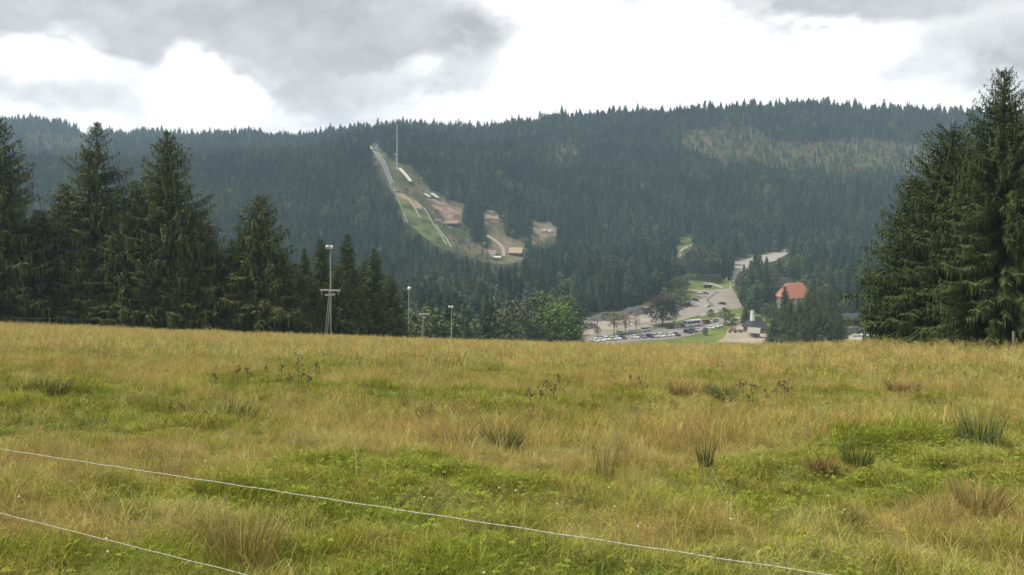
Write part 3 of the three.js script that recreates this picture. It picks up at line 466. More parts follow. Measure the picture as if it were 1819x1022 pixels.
function windowsOn(parent, w, d, rows, cols, y0, dy, ww, wh, sides = ['f']) {
  const pane = box(ww, wh, 0.08), frame = join([box(ww + 0.24, 0.12, 0.14, 0, wh / 2 + 0.06), box(ww + 0.24, 0.12, 0.14, 0, -wh / 2 - 0.06), box(0.12, wh, 0.14, ww / 2 + 0.06), box(0.12, wh, 0.14, -ww / 2 - 0.06), box(0.06, wh, 0.12)]);
  for (const s of sides) for (let r = 0; r < rows; r++) for (let c = 0; c < cols; c++) {
    const m = mesh('window', pane, GLASS_DARK, parent); mesh('window_frame', frame, WHITE, m);
    const L = s === 'f' || s === 'b' ? w : d, o = L * ((c + 0.5) / cols - 0.5), y = y0 + r * dy;
    if (s === 'f') m.position.set(o, y, d / 2 + 0.03); else if (s === 'b') m.position.set(o, y, -d / 2 - 0.03); else { m.position.set((s === 'l' ? -1 : 1) * (w / 2 + 0.03), y, o); m.rotation.y = Math.PI / 2; }
  }
}
{ // the big house with the red hipped roof
  const D = 486, u = 1411, x = xAt(u, D), t = thing('red_roofed_house', x, H(x, D) - 0.3, D, 0.12);
  mesh('wall', box(16, 11, 11, 0, 5.5, 0), mat(0.62, 0.55, 0.42), t);
  const roof = mesh('roof', roofGeo(16, 11, 11, 6.8, 3.2, 0.8), mat(0.5, 0.21, 0.13, 0.9), t);
  const battens = []; for (let k = 1; k < 9; k++) { const s = k / 9, yy = 11 + 6.8 * s - 0.95 * (1 - s), zz = (11 / 2 + 0.8) * (1 - s); battens.push(box(lerp(17.2, 9.8, s), 0.09, 0.16, 0, yy + 0.04, zz + 0.03)); }
  mesh('tile_course', join(battens), mat(0.47, 0.17, 0.1, 0.85), roof);
  mesh('chimney', box(0.9, 2, 0.9, 3, 17.2, -1.5), mat(0.45, 0.3, 0.24), roof);
  windowsOn(t, 16, 11, 3, 5, 2.4, 3.2, 1.2, 1.5, ['f', 'b']); windowsOn(t, 16, 11, 3, 3, 2, 3, 1.2, 1.5, ['l', 'r']);
  mesh('door', box(1.4, 2.3, 0.12, -5.6, 1.35, 5.52), WOODM, t);
  tag(t, 'large house with red tiled hipped roof behind the conifers', 'house');
}
{ // white gable beside it
  const D = 505, u = 1366, x = xAt(u, D), t = thing('white_annex', x, H(x, D) - 0.2, D, 0.1);
  mesh('wall', box(2.6, 5.4, 4, 0, 2.7, 0), WHITE, t); mesh('roof', roofGeo(2.6, 4, 5.4, 1.1, 0, 0.25, 0.15), mat(0.09, 0.09, 0.09), t); windowsOn(t, 2.6, 4, 1, 1, 3.4, 3, 0.9, 1.2, ['f']);
  tag(t, 'narrow white building beside the red roofed house', 'building');
}
{ // the inn with the dark roof and the white chimney
  const D = 428, u = 1343, x = xAt(u, D), t = thing('inn', x, H(x, D) - 0.2, D, 0.15);
  mesh('wall', box(9, 3.2, 10, 0, 1.6, 0), mat(0.3, 0.22, 0.15), t);
  const roof = mesh('roof', roofGeo(9, 10, 3.2, 4.6, 2.6, 0.8), mat(0.045, 0.047, 0.05, 0.8), t);
  const ch = mesh('chimney', new THREE.CylinderGeometry(0.75, 1.35, 5.4, 4).rotateY(Math.PI / 4).translate(-2.2, 8.6, 1.0), WHITE, roof);
  ch.userData.label = 'tall tapered white chimney'; mesh('chimney_cap', box(1.35, 0.16, 1.35, -2.2, 11.4, 1.0), mat(0.12, 0.12, 0.12), t);
  mesh('chimney_vent', new THREE.CylinderGeometry(0.24, 0.24, 0.12, 12).rotateX(Math.PI / 2 - 0.16).translate(-2.2, 9.4, 1.72), mat(0.06, 0.06, 0.06), t);
  windowsOn(t, 9, 10, 1, 4, 1.6, 3, 1.2, 1.3, ['f', 'l']); mesh('door', box(1.2, 2.2, 0.12, 0, 1.1, 5.06), WOODM, t);
  tag(t, 'low inn with dark grey roof and tall white chimney', 'inn');
}
{ // open shelter with the pale roof
  const D = 412, u = 1340, x = xAt(u, D), t = thing('wooden_shelter', x, H(x, D) - 0.1, D, -0.42);
  mesh('roof', roofGeo(5.2, 4.2, 3.0, 1.9, 0, 0.4, 0.2), mat(0.4, 0.36, 0.31), t);
  for (const [a, b] of [[-1, -1], [1, -1], [-1, 1], [1, 1]]) mesh('post', box(0.24, 3, 0.24, a * 2.3, 1.5, b * 1.8), mat(0.4, 0.33, 0.24), t);
  mesh('back_wall', box(4.4, 2.4, 0.12, 0, 1.2, -1.75), mat(0.3, 0.25, 0.19), t); mesh('bench', box(3.2, 0.45, 0.6, 0, 0.3, -1.3), WOODM, t);
  tag(t, 'small open wooden shelter with pale tiled roof beside the inn', 'shelter');
}
{ // service building with the dark flat roof
  const D = 424, u = 1512, x = xAt(u, D), t = thing('service_building', x, H(x, D) - 0.1, D, 0.02);
  mesh('wall', box(11, 3.4, 8, -1, 1.7, 0), mat(0.33, 0.33, 0.34), t);
  mesh('roof', box(11.6, 0.5, 8.6, -1, 3.65, 0), mat(0.05, 0.05, 0.055), t); mesh('fascia', box(8.5, 0.32, 0.12, -1.5, 3.5, 4.42), WHITE, t);
  const up = mesh('upper_storey', box(10.6, 3.2, 4.5, -1, 5.4, -2.2), mat(0.05, 0.052, 0.055), t); mesh('roof_light', box(2.2, 0.5, 0.2, 3.0, 6.6, 0.1), WHITE, up);
  mesh('upper_roof', roofGeo(11, 5, 7.0, 2.6, 0, 0.4), mat(0.07, 0.075, 0.075), t);
  for (const k of [-4, -1.5, 1]) mesh('door', box(1.9, 2.6, 0.1, k, 1.35, 4.06), mat(0.24, 0.24, 0.25), t);
  mesh('pillar', box(0.5, 3.3, 0.5, 4.7, 1.65, 4.2), mat(0.6, 0.57, 0.48), t);
  tag(t, 'dark service building with white fascia behind the conifers', 'building');
}
{ // yard wall of pale stone by the service building
  const D = 410, x = xAt(1530, D), t = thing('stone_wall', x, H(x, D) - 0.1, D, 0.1), R = rng(9);
  for (let r = 0; r < 2; r++) for (let k = 0; k < 9; k++) mesh('stone', box(0.92, 0.46, 0.6, -4 + k + (r ? 0.4 : 0), 0.25 + r * 0.5, (R() - 0.5) * 0.12), mat(...[[0.5, 0.47, 0.4], [0.42, 0.4, 0.35], [0.56, 0.53, 0.46]][(k + r) % 3]), t);
  tag(t, 'low pale stone wall before the service building', 'wall');
}
{ // billboard at the wood's edge
  const [x, y, D] = ground(1177, 522), t = thing('billboard', x, y, D, 0.1);
  [[-2.4, 1.4], [0.1, 2.6], [2.4, 0.8]].forEach(([o, w], i) => { mesh('panel', box(w, 2.5, 0.12, o, 2.9, 0), [mat(0.62, 0.64, 0.6), mat(0.7, 0.7, 0.66), mat(0.6, 0.62, 0.6)][i], t); mesh('post', box(0.14, 4, 0.14, o, 2, -0.12), STEEL, t); });
  tag(t, 'pale three part billboard at the edge of the wood', 'billboard');
}
{ // bus shelter
  const [x, y, D] = ground(1257, 512), t = thing('bus_shelter', x, y, D, -0.12);
  mesh('roof', box(6.2, 0.3, 2.4, 0, 2.6, 0), mat(0.55, 0.55, 0.5), t); mesh('back_wall', box(5.8, 2.2, 0.12, 0, 1.25, -1), mat(0.1, 0.11, 0.1), t);
  for (const a of [-2.8, 0, 2.8]) mesh('post', box(0.14, 2.5, 0.14, a, 1.25, 0.9), STEEL, t); mesh('bench', box(4, 0.12, 0.45, 0, 0.5, -0.6), WOODM, t);
  tag(t, 'long flat roofed bus shelter below the side path', 'shelter');
}
{ const [x, y, D] = ground(1291, 500), t = thing('signpost', x, y, D, 0.1); mesh('board', box(0.9, 2.7, 0.18, 0, 1.75, 0), WHITE, t); mesh('foot', box(1.1, 0.4, 0.5, 0, 0.2, 0), CONCRETE, t); tag(t, 'upright white signpost at the road junction', 'sign'); }
{ const [x, y, D] = ground(1288, 502), t = thing('post', x, y, D); mesh('pole', cyl(0.07, 0.07, 2.6, 0, 0, 0), STEEL, t); mesh('plate', box(0.6, 0.6, 0.05, 0, 2.3, 0.08), WHITE, t); tag(t, 'thin road sign pole beside the white signpost', 'sign'); }
// heaps on the construction yard
const heap = (u, v, w, d, h, tone, label, category = 'heap') => {
  const [x, y, D] = ground(u, v), R = rng(u), g = new THREE.PlaneGeometry(2, 2, 26, 26).rotateX(-Math.PI / 2), p = g.attributes.position;
  for (let i = 0; i < p.count; i++) { const a = p.getX(i), b = p.getZ(i), r = Math.max(Math.abs(a), Math.abs(b)), ang = Math.atan2(b, a), sx = Math.cos(ang) * r, sz = Math.sin(ang) * r, k = 1 + 0.2 * n2(sx * 2 + u, sz * 2); p.setXYZ(i, sx * w / 2 * k, h * Math.max(0, 1 - Math.pow(r, 1.5)) * (0.8 + 0.5 * n2(sx * 1.6 + u, sz * 1.6)) + 0.12 * n2(sx * 7 + u, sz * 7) * (1 - r) - 0.35 * (r > 0.97 ? 1 : 0), sz * d / 2 * k); }
  g.computeVertexNormals(); const t = mesh('gravel_heap', g, mat(...tone), null); t.position.set(x, y, -D); t.rotation.y = 0.5; tag(t, label, category);
};
heap(1128, 557, 25, 14, 4.2, [0.1, 0.095, 0.09], 'long dark grey gravel heap with flat top beside the copper beech');
heap(1078, 567, 24, 14, 3.8, [0.11, 0.105, 0.095], 'dark grey gravel heap in the middle of the construction yard');
heap(1040, 583, 11, 9, 2.6, [0.13, 0.11, 0.1], 'brown grey gravel heap at the bright green tree');
heap(1050, 579, 7, 6, 1.8, [0.14, 0.12, 0.11], 'small brown heap touching the brown grey gravel heap');
heap(1035, 569, 9, 6, 1.8, [0.1, 0.1, 0.08], 'low mossy dark heap at the edge of the wood');
{ const [x, y, D] = ground(1061, 580), t = thing('wooden_post', x, y, D); mesh('pole', box(0.35, 3.2, 0.35, 0, 1.6, 0), mat(0.06, 0.055, 0.05), t); tag(t, 'dark upright post on the pale yard', 'post'); }
// the inn's terrace: tables, parasols, planters
for (const [u, v] of [[1302, 582], [1303.5, 578], [1305, 574.5], [1301, 586]]) { const [x, y, D] = ground(u, v), t = thing('beer_table', x, y, D, -0.35); mesh('table_top', box(3.4, 0.08, 0.8, 0, 0.78, 0), mat(0.35, 0.2, 0.11), t); for (const s of [-1, 1]) { mesh('bench', box(3.4, 0.07, 0.35, 0, 0.46, s * 0.8), mat(0.35, 0.2, 0.11), t); mesh('leg', box(0.1, 0.74, 0.7, s * 1.3, 0.37, 0), STEEL, t); } tag(t, 'brown beer table with benches on the inn terrace', 'table', 'beer tables on the inn terrace'); }
const parasol = (u, v, h, r, c, label, group) => { const [x, y, D] = ground(u, v), t = thing('parasol', x, y, D); mesh('pole', cyl(0.04, 0.04, h, 0, 0, 0), STEEL, t); mesh('canopy', new THREE.ConeGeometry(r, r * 0.42, 8, 1, true).translate(0, h, 0), mat(...c), t); mesh('base', cyl(0.4, 0.4, 0.12, 0, 0, 0, 12), CONCRETE, t); tag(t, label, 'parasol', group); };
for (const [u, v] of [[1299, 579], [1309, 572], [1303, 570]]) parasol(u, v, 2.3, 1.6, [0.78, 0.76, 0.7], 'open white parasol on the inn terrace', 'white parasols on the inn terrace');
parasol(1316, 572, 2.3, 1.5, [0.34, 0.24, 0.2], 'brown parasol between the terrace and the inn');
for (const u of [1296.5, 1306, 1315.5]) { const [x, y, D] = ground(u, 591.5), t = thing('planter', x, y, D); mesh('tub', cyl(0.55, 0.7, 0.7, 0, 0, 0, 10), mat(0.16, 0.1, 0.07), t); mesh('plant', broadleaf({ h: 1, r: 0.6, seed: Math.round(u), clumps: 6, leaves: 20, size: 0.25, bare: 0.02, tone: [0.06, 0.06, 0.04] }).crown.translate(0, 0.6, 0), LEAF, t); tag(t, 'dark barrel planter along the edge of the inn terrace', 'planter', 'barrel planters on the inn terrace'); }

// ---------------------------------------------------------------- vehicles
const paint = (r, g, b) => mat(r, g, b, 0.3);
function makeCar({ L = 4.3, W = 1.75, h = 1.46, cab = [-1.95, -1.5, 0.55, 1.25], belt = 0.92, nose = 0.78 }) {
  const g = new THREE.Group(), s = new THREE.Shape(), a = L / 2;
  s.moveTo(-a, 0.28); s.lineTo(a, 0.28); s.lineTo(a, nose * 0.8); s.lineTo(a - 0.25, nose); s.lineTo(cab[3], belt); s.lineTo(cab[0], belt + 0.03); s.lineTo(-a, belt - 0.12); s.closePath();
  const body = new THREE.ExtrudeGeometry(s, { depth: W - 0.16, bevelThickness: 0.08, bevelSize: 0.06, bevelSegments: 2 }).translate(0, 0, -(W - 0.16) / 2);
  mesh('body', body, WHITE, g);
  const c = new THREE.Shape(); c.moveTo(cab[0], belt); c.lineTo(cab[3], belt); c.lineTo(cab[2], h - 0.07); c.lineTo(cab[1], h - 0.07); c.closePath();
  mesh('window', new THREE.ExtrudeGeometry(c, { depth: W - 0.3, bevelThickness: 0.05, bevelSize: 0.02, bevelSegments: 1 }).translate(0, 0, -(W - 0.3) / 2), GLASS_DARK, g);
  mesh('roof', box(cab[2] - cab[1] + 0.12, 0.09, W - 0.28, (cab[1] + cab[2]) / 2, h - 0.03, 0), WHITE, g);
  const wheel = new THREE.CylinderGeometry(0.31, 0.31, 0.2, 14).rotateX(Math.PI / 2), rim = new THREE.CylinderGeometry(0.2, 0.2, 0.22, 10).rotateX(Math.PI / 2);
  for (const x of [-L * 0.3, L * 0.31]) for (const z of [-1, 1]) { const w = mesh('wheel', wheel, RUBBER, g); w.position.set(x, 0.31, z * (W / 2 - 0.09)); mesh('rim', rim, STEEL, w); }
  for (const z of [-1, 1]) { mesh('headlight', box(0.1, 0.14, 0.34, a + 0.03, nose * 0.8, z * (W / 2 - 0.28)), mat(0.7, 0.7, 0.7, 0.2), g); mesh('taillight', box(0.1, 0.2, 0.24, -a - 0.03, belt - 0.26, z * (W / 2 - 0.2)), mat(0.3, 0.02, 0.015, 0.3), g); }
  return g;
}
const CARS = { hatch: makeCar({}), sedan: makeCar({ L: 4.6, cab: [-1.7, -1.1, 0.4, 1.15], h: 1.42 }), suv: makeCar({ L: 4.5, W: 1.85, h: 1.72, belt: 1.05, nose: 0.95, cab: [-2.1, -1.9, 0.5, 1.1] }), van: makeCar({ L: 5.1, W: 1.95, h: 2.05, belt: 1.15, nose: 1.05, cab: [-2.45, -2.4, 1.0, 1.75] }) };
const PAINT = { white: paint(0.72, 0.72, 0.7), silver: paint(0.45, 0.46, 0.46), black: paint(0.02, 0.02, 0.022), dark: paint(0.06, 0.065, 0.07), red: paint(0.22, 0.03, 0.03), brown: paint(0.2, 0.08, 0.055), grey: paint(0.2, 0.205, 0.21), green: paint(0.04, 0.06, 0.045) };
function park(kind, color, u, v, [dx, dD], label, group) {
  const [x, y, D] = ground(u, v), c = CARS[kind].clone(); c.name = numbered('parked_car'); c.position.set(x, y + 0.15, -D); c.rotation.y = Math.atan2(dD, dx);
  c.children.forEach((m) => { if (m.name === 'body' || m.name === 'roof') m.material = PAINT[color]; }); scene.add(c); return tag(c, label, 'car', group);
}
const ALONG = [0.83, 0.56], NOSE = [0.56, -0.83];
const row = (list, dir, where, group) => { for (const [kind, color, u, v] of list) park(kind, color, u, v, dir, `${color === 'dark' ? 'dark' : color} car parked ${where}`, `${color} cars ${group}`); };
row([['hatch', 'white', 1058, 607.5], ['sedan', 'white', 1068, 606.3], ['suv', 'white', 1077.5, 605], ['hatch', 'silver', 1088, 604.8], ['sedan', 'white', 1097, 603.4], ['hatch', 'dark', 1106, 602.6]], NOSE, 'nose first at the golden grass end of the lot', 'at the golden grass end');
row([['hatch', 'white', 1129, 601.3], ['sedan', 'grey', 1141, 600.3], ['hatch', 'black', 1154, 599.8], ['suv', 'silver', 1163.5, 600], ['suv', 'white', 1174.5, 599.2], ['sedan', 'silver', 1184, 598.2], ['hatch', 'white', 1192.5, 597], ['sedan', 'black', 1201.5, 597]], NOSE, 'in the long row along the green lawn', 'in the row along the lawn');
park('sedan', 'silver', 1104, 594.2, ALONG, 'silver car parked sideways beside the yellowing tree'); park('hatch', 'white', 1123, 592, ALONG, 'white car parked sideways below the pale leafless tree'); park('van', 'white', 1147, 588.8, ALONG, 'white van parked sideways at the end of the grass strip');
park('sedan', 'green', 1191, 584.6, ALONG, 'dark green car parked alone behind the coach'); park('hatch', 'silver', 1204, 582.2, ALONG, 'pale car parked between the dark green car and the coach'); park('hatch', 'dark', 1211, 581, ALONG, 'dark car parked close behind the coach');
park('suv', 'black', 1222, 592.3, NOSE, 'black large car with grey neighbour facing the green lawn'); park('suv', 'dark', 1231, 590.5, NOSE, 'charcoal large car between the black and the silver one'); park('sedan', 'silver', 1239.5, 588.5, NOSE, 'silver car beside the low dark green shrub');
row([['hatch', 'white', 1262, 584.5], ['sedan', 'white', 1270, 582], ['hatch', 'white', 1277, 580]], NOSE, 'behind the low shrub towards the inn', 'behind the low shrub');
park('van', 'brown', 1255, 575.4, ALONG, 'red brown car parked ahead of the coach'); park('suv', 'silver', 1269.5, 573, ALONG, 'silver large car parked ahead of the red brown one');
const ACROSS = [0.91, -0.42];
[['sedan', 'dark', 1197, 556], ['hatch', 'silver', 1203, 551], ['suv', 'white', 1199, 546.5], ['hatch', 'silver', 1209, 549], ['hatch', 'black', 1215.5, 546.6], ['sedan', 'red', 1222.5, 543], ['hatch', 'white', 1229, 538.5], ['suv', 'dark', 1235, 535.3], ['hatch', 'silver', 1242, 530.6], ['van', 'white', 1248, 526.6], ['hatch', 'dark', 1253, 523.3]].forEach(([k, c, u, v]) => park(k, c, u, v, ACROSS, `${c} car parked in the row above the copper beech along the upper lot`, `${c} cars in the upper row`));
park('hatch', 'white', 1258.5, 545.6, [0.8, 0.6], 'white car driving on the access road by the dark asphalt patch'); park('sedan', 'black', 1283, 541, [-0.7, 0.7], 'black car driving across the road junction');
park('van', 'white', 1396, 447.6, [0.5, 0.85], 'white van driving on the far valley road'); park('suv', 'white', 1537, 598.5, [0.2, -0.98], 'white large car parked beside the service building'); park('hatch', 'silver', 1541, 591.5, [0.3, -0.95], 'silver car parked behind the white large car by the service building');
{ // coach
  const [x, y, D] = ground(1231, 580.2), t = thing('coach_bus', x, y + 0.15, D, Math.atan2(0.5, 0.86)), L = 10.5, W = 2.5;
  const s = new THREE.Shape(); s.moveTo(-L / 2, 0.35); s.lineTo(L / 2, 0.35); s.lineTo(L / 2 + 0.1, 1.2); s.lineTo(L / 2 - 0.35, 3.25); s.lineTo(-L / 2 + 0.15, 3.3); s.closePath();
  mesh('body', new THREE.ExtrudeGeometry(s, { depth: W - 0.2, bevelThickness: 0.1, bevelSize: 0.08, bevelSegments: 2 }).translate(0, 0, -(W - 0.2) / 2), paint(0.72, 0.73, 0.72), t);
  for (const z of [-1, 1]) for (let k = 0; k < 6; k++) mesh('window', box(1.42, 1.05, 0.05, -4.3 + k * 1.5, 2.25, z * (W / 2 + 0.02)), GLASS_DARK, t);
  mesh('windscreen', box(0.06, 1.6, 2.1, L / 2 + 0.06, 2.1, 0, 0, 0, 0.2), GLASS_DARK, t); mesh('rear_window', box(0.06, 0.9, 1.9, -L / 2 - 0.07, 2.4, 0), GLASS_DARK, t);
  for (const xx of [-2.9, 3.1]) for (const z of [-1, 1]) { const w = mesh('wheel', new THREE.CylinderGeometry(0.5, 0.5, 0.3, 16).rotateX(Math.PI / 2), RUBBER, t); w.position.set(xx, 0.5, z * (W / 2 - 0.1)); mesh('rim', new THREE.CylinderGeometry(0.28, 0.28, 0.32, 10).rotateX(Math.PI / 2), STEEL, w); }
  for (const k of [-3, 1.6]) mesh('roof_hatch', box(1.4, 0.14, 1.2, k, 3.44, 0), mat(0.6, 0.6, 0.6), t);
  tag(t, 'white coach with dark windows parked on the lower lot', 'bus');
}

// ---------------------------------------------------------------- ski jumps
const at3 = (u, v, D) => new THREE.Vector3(xAt(u, D), ((HV - v) / F) * D, -D);
function inrun(name, pts, width, railH, deckMat, railMat, label, legs, cabin) {
  const foot = pts[pts.length - 1], t = thing(name, foot.x, foot.y, -foot.z), curve = new THREE.CatmullRomCurve3(pts.map((p) => p.clone().sub(foot)), false, 'centripetal'), n = 28, deck = [], rails = [[], []], di = [], ri = [];
  const end = pts[0].clone().sub(foot), flat = new THREE.Vector3(end.x, 0, end.z).normalize(), side = new THREE.Vector3(-flat.z, 0, flat.x);
  for (let i = 0; i <= n; i++) {
    const p = curve.getPoint(i / n);
    for (const s of [-1, 1]) { const q = p.clone().addScaledVector(side, s * width / 2); deck.push(q.x, q.y, q.z, q.x, q.y - 0.5, q.z); const o = p.clone().addScaledVector(side, s * (width / 2 + 0.12)); rails[s < 0 ? 0 : 1].push(o.x, o.y - 0.7, o.z, o.x, o.y + railH, o.z, o.x + side.x * s * 0.3, o.y + railH, o.z + side.z * s * 0.3, o.x + side.x * s * 0.3, o.y - 0.7, o.z + side.z * s * 0.3); }
    if (i) { const a = (i - 1) * 4, b = i * 4; di.push(a, b, a + 2, b, b + 2, a + 2, a + 1, a + 3, b + 1, b + 1, a + 3, b + 3); for (let k = 0; k < 4; k++) { const k2 = (k + 1) % 4; ri.push(a + k, a + k2, b + k, b + k, a + k2, b + k2); } }
  }
  mesh('inrun_deck', soup(deck, null, di), deckMat, t); for (const r of rails) mesh('side_wall', soup(r, null, ri), railMat, t);
  for (const f of legs) for (const s of [-1, 1]) { const p = curve.getPoint(f).addScaledVector(side, s * width * 0.4), g = H(p.x + foot.x, -(p.z + foot.z)) - foot.y - 0.5; if (p.y - g > 1.2) mesh('support_leg', rod([p.x, g, p.z], [p.x, p.y - 0.4, p.z], 0.28, 0.22, 6), CONCRETE, t); }
  if (cabin) { const p = curve.getPoint(0), c = mesh('start_house', box(width + 1.6, 3.2, 3.4, p.x, p.y + 1.2, p.z, Math.atan2(-side.z, side.x)), WHITE, t); mesh('roof', box(width + 2.6, 0.3, 4.6, p.x, p.y + 3.0, p.z, Math.atan2(-side.z, side.x)), mat(0.55, 0.55, 0.52), c); mesh('window', box(width - 1, 1, 0.1, p.x - flat.x * 1.75, p.y + 1.6, p.z - flat.z * 1.75, Math.atan2(-side.z, side.x)), GLASS_DARK, c); }
  return tag(t, label, 'ski jump');
}
inrun('ski_jump', [at3(663.5, 264, 884), at3(673, 277, 875), at3(683, 294, 866), at3(690, 312, 857), at3(696, 326, 848), at3(702, 339, 839)], 4.2, 0.8, mat(0.22, 0.22, 0.21), mat(0.4, 0.4, 0.37), 'long steep ski jump inrun with white start house on top', [0.05, 0.2, 0.35, 0.5], true);
inrun('ski_jump', [at3(709, 298.5, 868), at3(714, 303.5, 863), at3(722, 312.5, 855), at3(729.5, 322, 848)], 2.6, 0.5, mat(0.68, 0.66, 0.52), mat(0.6, 0.58, 0.47), 'shorter ski jump inrun with bright cream surface', [0.05, 0.4, 0.8], false);
inrun('ski_jump', [at3(754, 343.5, 838), at3(758, 346, 834), at3(763.5, 349.5, 829)], 1.6, 0.3, mat(0.65, 0.66, 0.6), mat(0.55, 0.56, 0.5), 'small pale training jump next to the gravel slope', [0.1, 0.8], false);
inrun('ski_jump', [at3(766, 343, 836), at3(772, 347, 831), at3(778, 351, 827)], 2.0, 0.4, mat(0.68, 0.68, 0.64), mat(0.58, 0.58, 0.54), 'small white training jump above the gravel slope', [0.1, 0.8], false);
{ const p = ground(702.5, 341, 700), t = thing('judge_cabin', p[0], p[1], p[2], 0.4); mesh('cabin', box(3, 2.6, 2.4, 0, 2.2, 0), WHITE, t); mesh('roof', box(3.6, 0.25, 3, 0, 3.6, 0), mat(0.5, 0.5, 0.48), t); mesh('window', box(2.2, 0.9, 0.08, 0, 2.5, 1.23), GLASS_DARK, t); mesh('base', box(2.4, 1.6, 2, 0, 0.4, 0), WOOD_GREY, t); tag(t, 'small white cabin at the take-off of the long ski jump', 'cabin'); }
const board = (name, px, w, h, m, label) => tag(mesh(name, ribbon(px, w, h, 600, h + 0.2), m), label, 'edge board');
board('edge_board', [[753, 370], [762, 384], [772, 402], [782, 417], [793, 436]], 0.6, 0.7, mat(0.4, 0.38, 0.29), 'pale board along the outer edge of the landing slope');
board('edge_board', [[716, 348], [728, 356], [736, 368], [742, 380], [746.5, 388]], 0.6, 0.7, mat(0.46, 0.42, 0.31), 'pale board running down the middle of the landing slope');
board('edge_board', [[705, 352], [712, 366], [718, 382], [724, 396]], 0.5, 0.6, mat(0.4, 0.4, 0.33), 'thin grey board along the wood side of the landing slope');
board('edge_board', [[775, 400], [784, 414], [794, 426], [803, 440]], 0.6, 0.6, mat(0.4, 0.38, 0.32), 'thin board along the path beside the landing slope');
{ // judges' terraces
  const p = ground(779, 392, 700), t = thing('stepped_stand', p[0], p[1], p[2], 0.3); for (let k = 0; k < 5; k++) { mesh('step', box(5.5, 2.2, 2.2, -0.3 * k, 0.7 + k * 2.1, -1.9 * k), k === 0 ? mat(0.6, 0.57, 0.5) : mat(0.3, 0.22, 0.17), t); mesh('step_edge', box(5.9, 0.3, 0.4, -0.3 * k, 1.95 + k * 2.1, 1.1 - 1.9 * k), mat(0.12, 0.1, 0.085), t); }
  tag(t, 'stepped stand climbing the brown gravel slope', 'stand');
}
function hut(name, u, v, w, d, hw, hr, wallM, roofM, turn, label, from = 600) {
  const [x, y, D] = ground(u, v, from), t = thing(name, x, y - 0.4, D, turn);
  mesh('wall', box(w, hw, d, 0, hw / 2, 0), wallM, t); mesh('gable', gables(w, d, hw, hr), wallM, t); mesh('roof', roofGeo(w, d, hw, hr, 0, 0.7, 0.25), roofM, t); mesh('door', box(1, 2, 0.1, -w * 0.2, 1.2, d / 2 + 0.04), mat(0.08, 0.06, 0.05), t); windowsOn(t, w, d, 1, 2, 1.6, 2, 0.8, 0.9, ['f']);
  return tag(t, label, 'hut');
}
hut('wooden_hut', 804, 399, 8.5, 5, 2.2, 2.0, mat(0.16, 0.1, 0.075), mat(0.36, 0.24, 0.19), 0.05, 'long wooden hut with brown roof at the foot of the gravel slope');
hut('wooden_hut', 874, 452, 5.5, 4.5, 2.2, 1.8, mat(0.2, 0.14, 0.11), mat(0.34, 0.22, 0.18), 0.1, 'small hut with brown roof behind the white container');
hut('chalet', 917, 453, 11, 7.5, 3.2, 3.8, mat(0.1, 0.075, 0.06), mat(0.46, 0.35, 0.23), -0.25, 'chalet with tan roof and dark gable above the wood');
{ const [x, y, D] = ground(875, 456, 600), t = thing('container', x, y - 0.2, D, 0.05); mesh('body', box(5, 2.7, 2.5, 0, 1.35, 0), mat(0.68, 0.68, 0.64), t); mesh('door', box(0.9, 2, 0.08, 1.2, 1.1, 1.28), mat(0.5, 0.5, 0.48), t); mesh('roof_edge', box(5.2, 0.16, 2.7, 0, 2.76, 0), mat(0.55, 0.55, 0.52), t); tag(t, 'white container below the small brown hut', 'container'); }
{ const [x, y, D] = ground(883, 461, 600), t = thing('market_tent', x, y - 0.2, D, 0.1); mesh('canopy', roofGeo(6, 3.5, 2.2, 1, 0, 0.3, 0.12), mat(0.66, 0.66, 0.58), t); for (const a of [-2.7, 2.7]) for (const b of [-1.5, 1.5]) mesh('post', box(0.12, 2.2, 0.12, a, 1.1, b), STEEL, t); tag(t, 'pale tent roof beside the white container', 'tent'); }
for (const [u, v, w] of [[871, 382, 13], [876, 391, 13], [880, 402, 14]]) { const p = ground(u, v, 700), t = thing('terrace_wall', p[0], p[1], p[2], -0.1), R = rng(u); for (let k = 0; k < w; k++) mesh('stone', box(0.94, 1.7 + 0.3 * R(), 0.7, k - w / 2, 0.7, (R() - 0.5) * 0.2), [mat(0.42, 0.36, 0.28), mat(0.36, 0.3, 0.24), mat(0.48, 0.42, 0.34)][k % 3], t); tag(t, 'pale retaining wall across the earth terraces', 'wall', 'retaining walls on the earth terraces'); }
heap(967.5, 410, 6, 5, 2.6, [0.6, 0.56, 0.5], 'pale round heap on the building site, darker wood beside it', 'heap'); heap(979, 411, 6.5, 5, 2.4, [0.58, 0.54, 0.48], 'pale round heap next to the end of the site track', 'heap');
{ const p = ground(966, 414, 700), t = thing('terrace_wall', p[0], p[1], p[2], -0.15); for (let k = 0; k < 22; k++) mesh('stone', box(0.95, 1.1, 0.6, k - 9, 0.4, 0), [mat(0.44, 0.38, 0.3), mat(0.38, 0.33, 0.27)][k % 2], t); tag(t, 'long low retaining wall below the two pale heaps', 'wall'); }
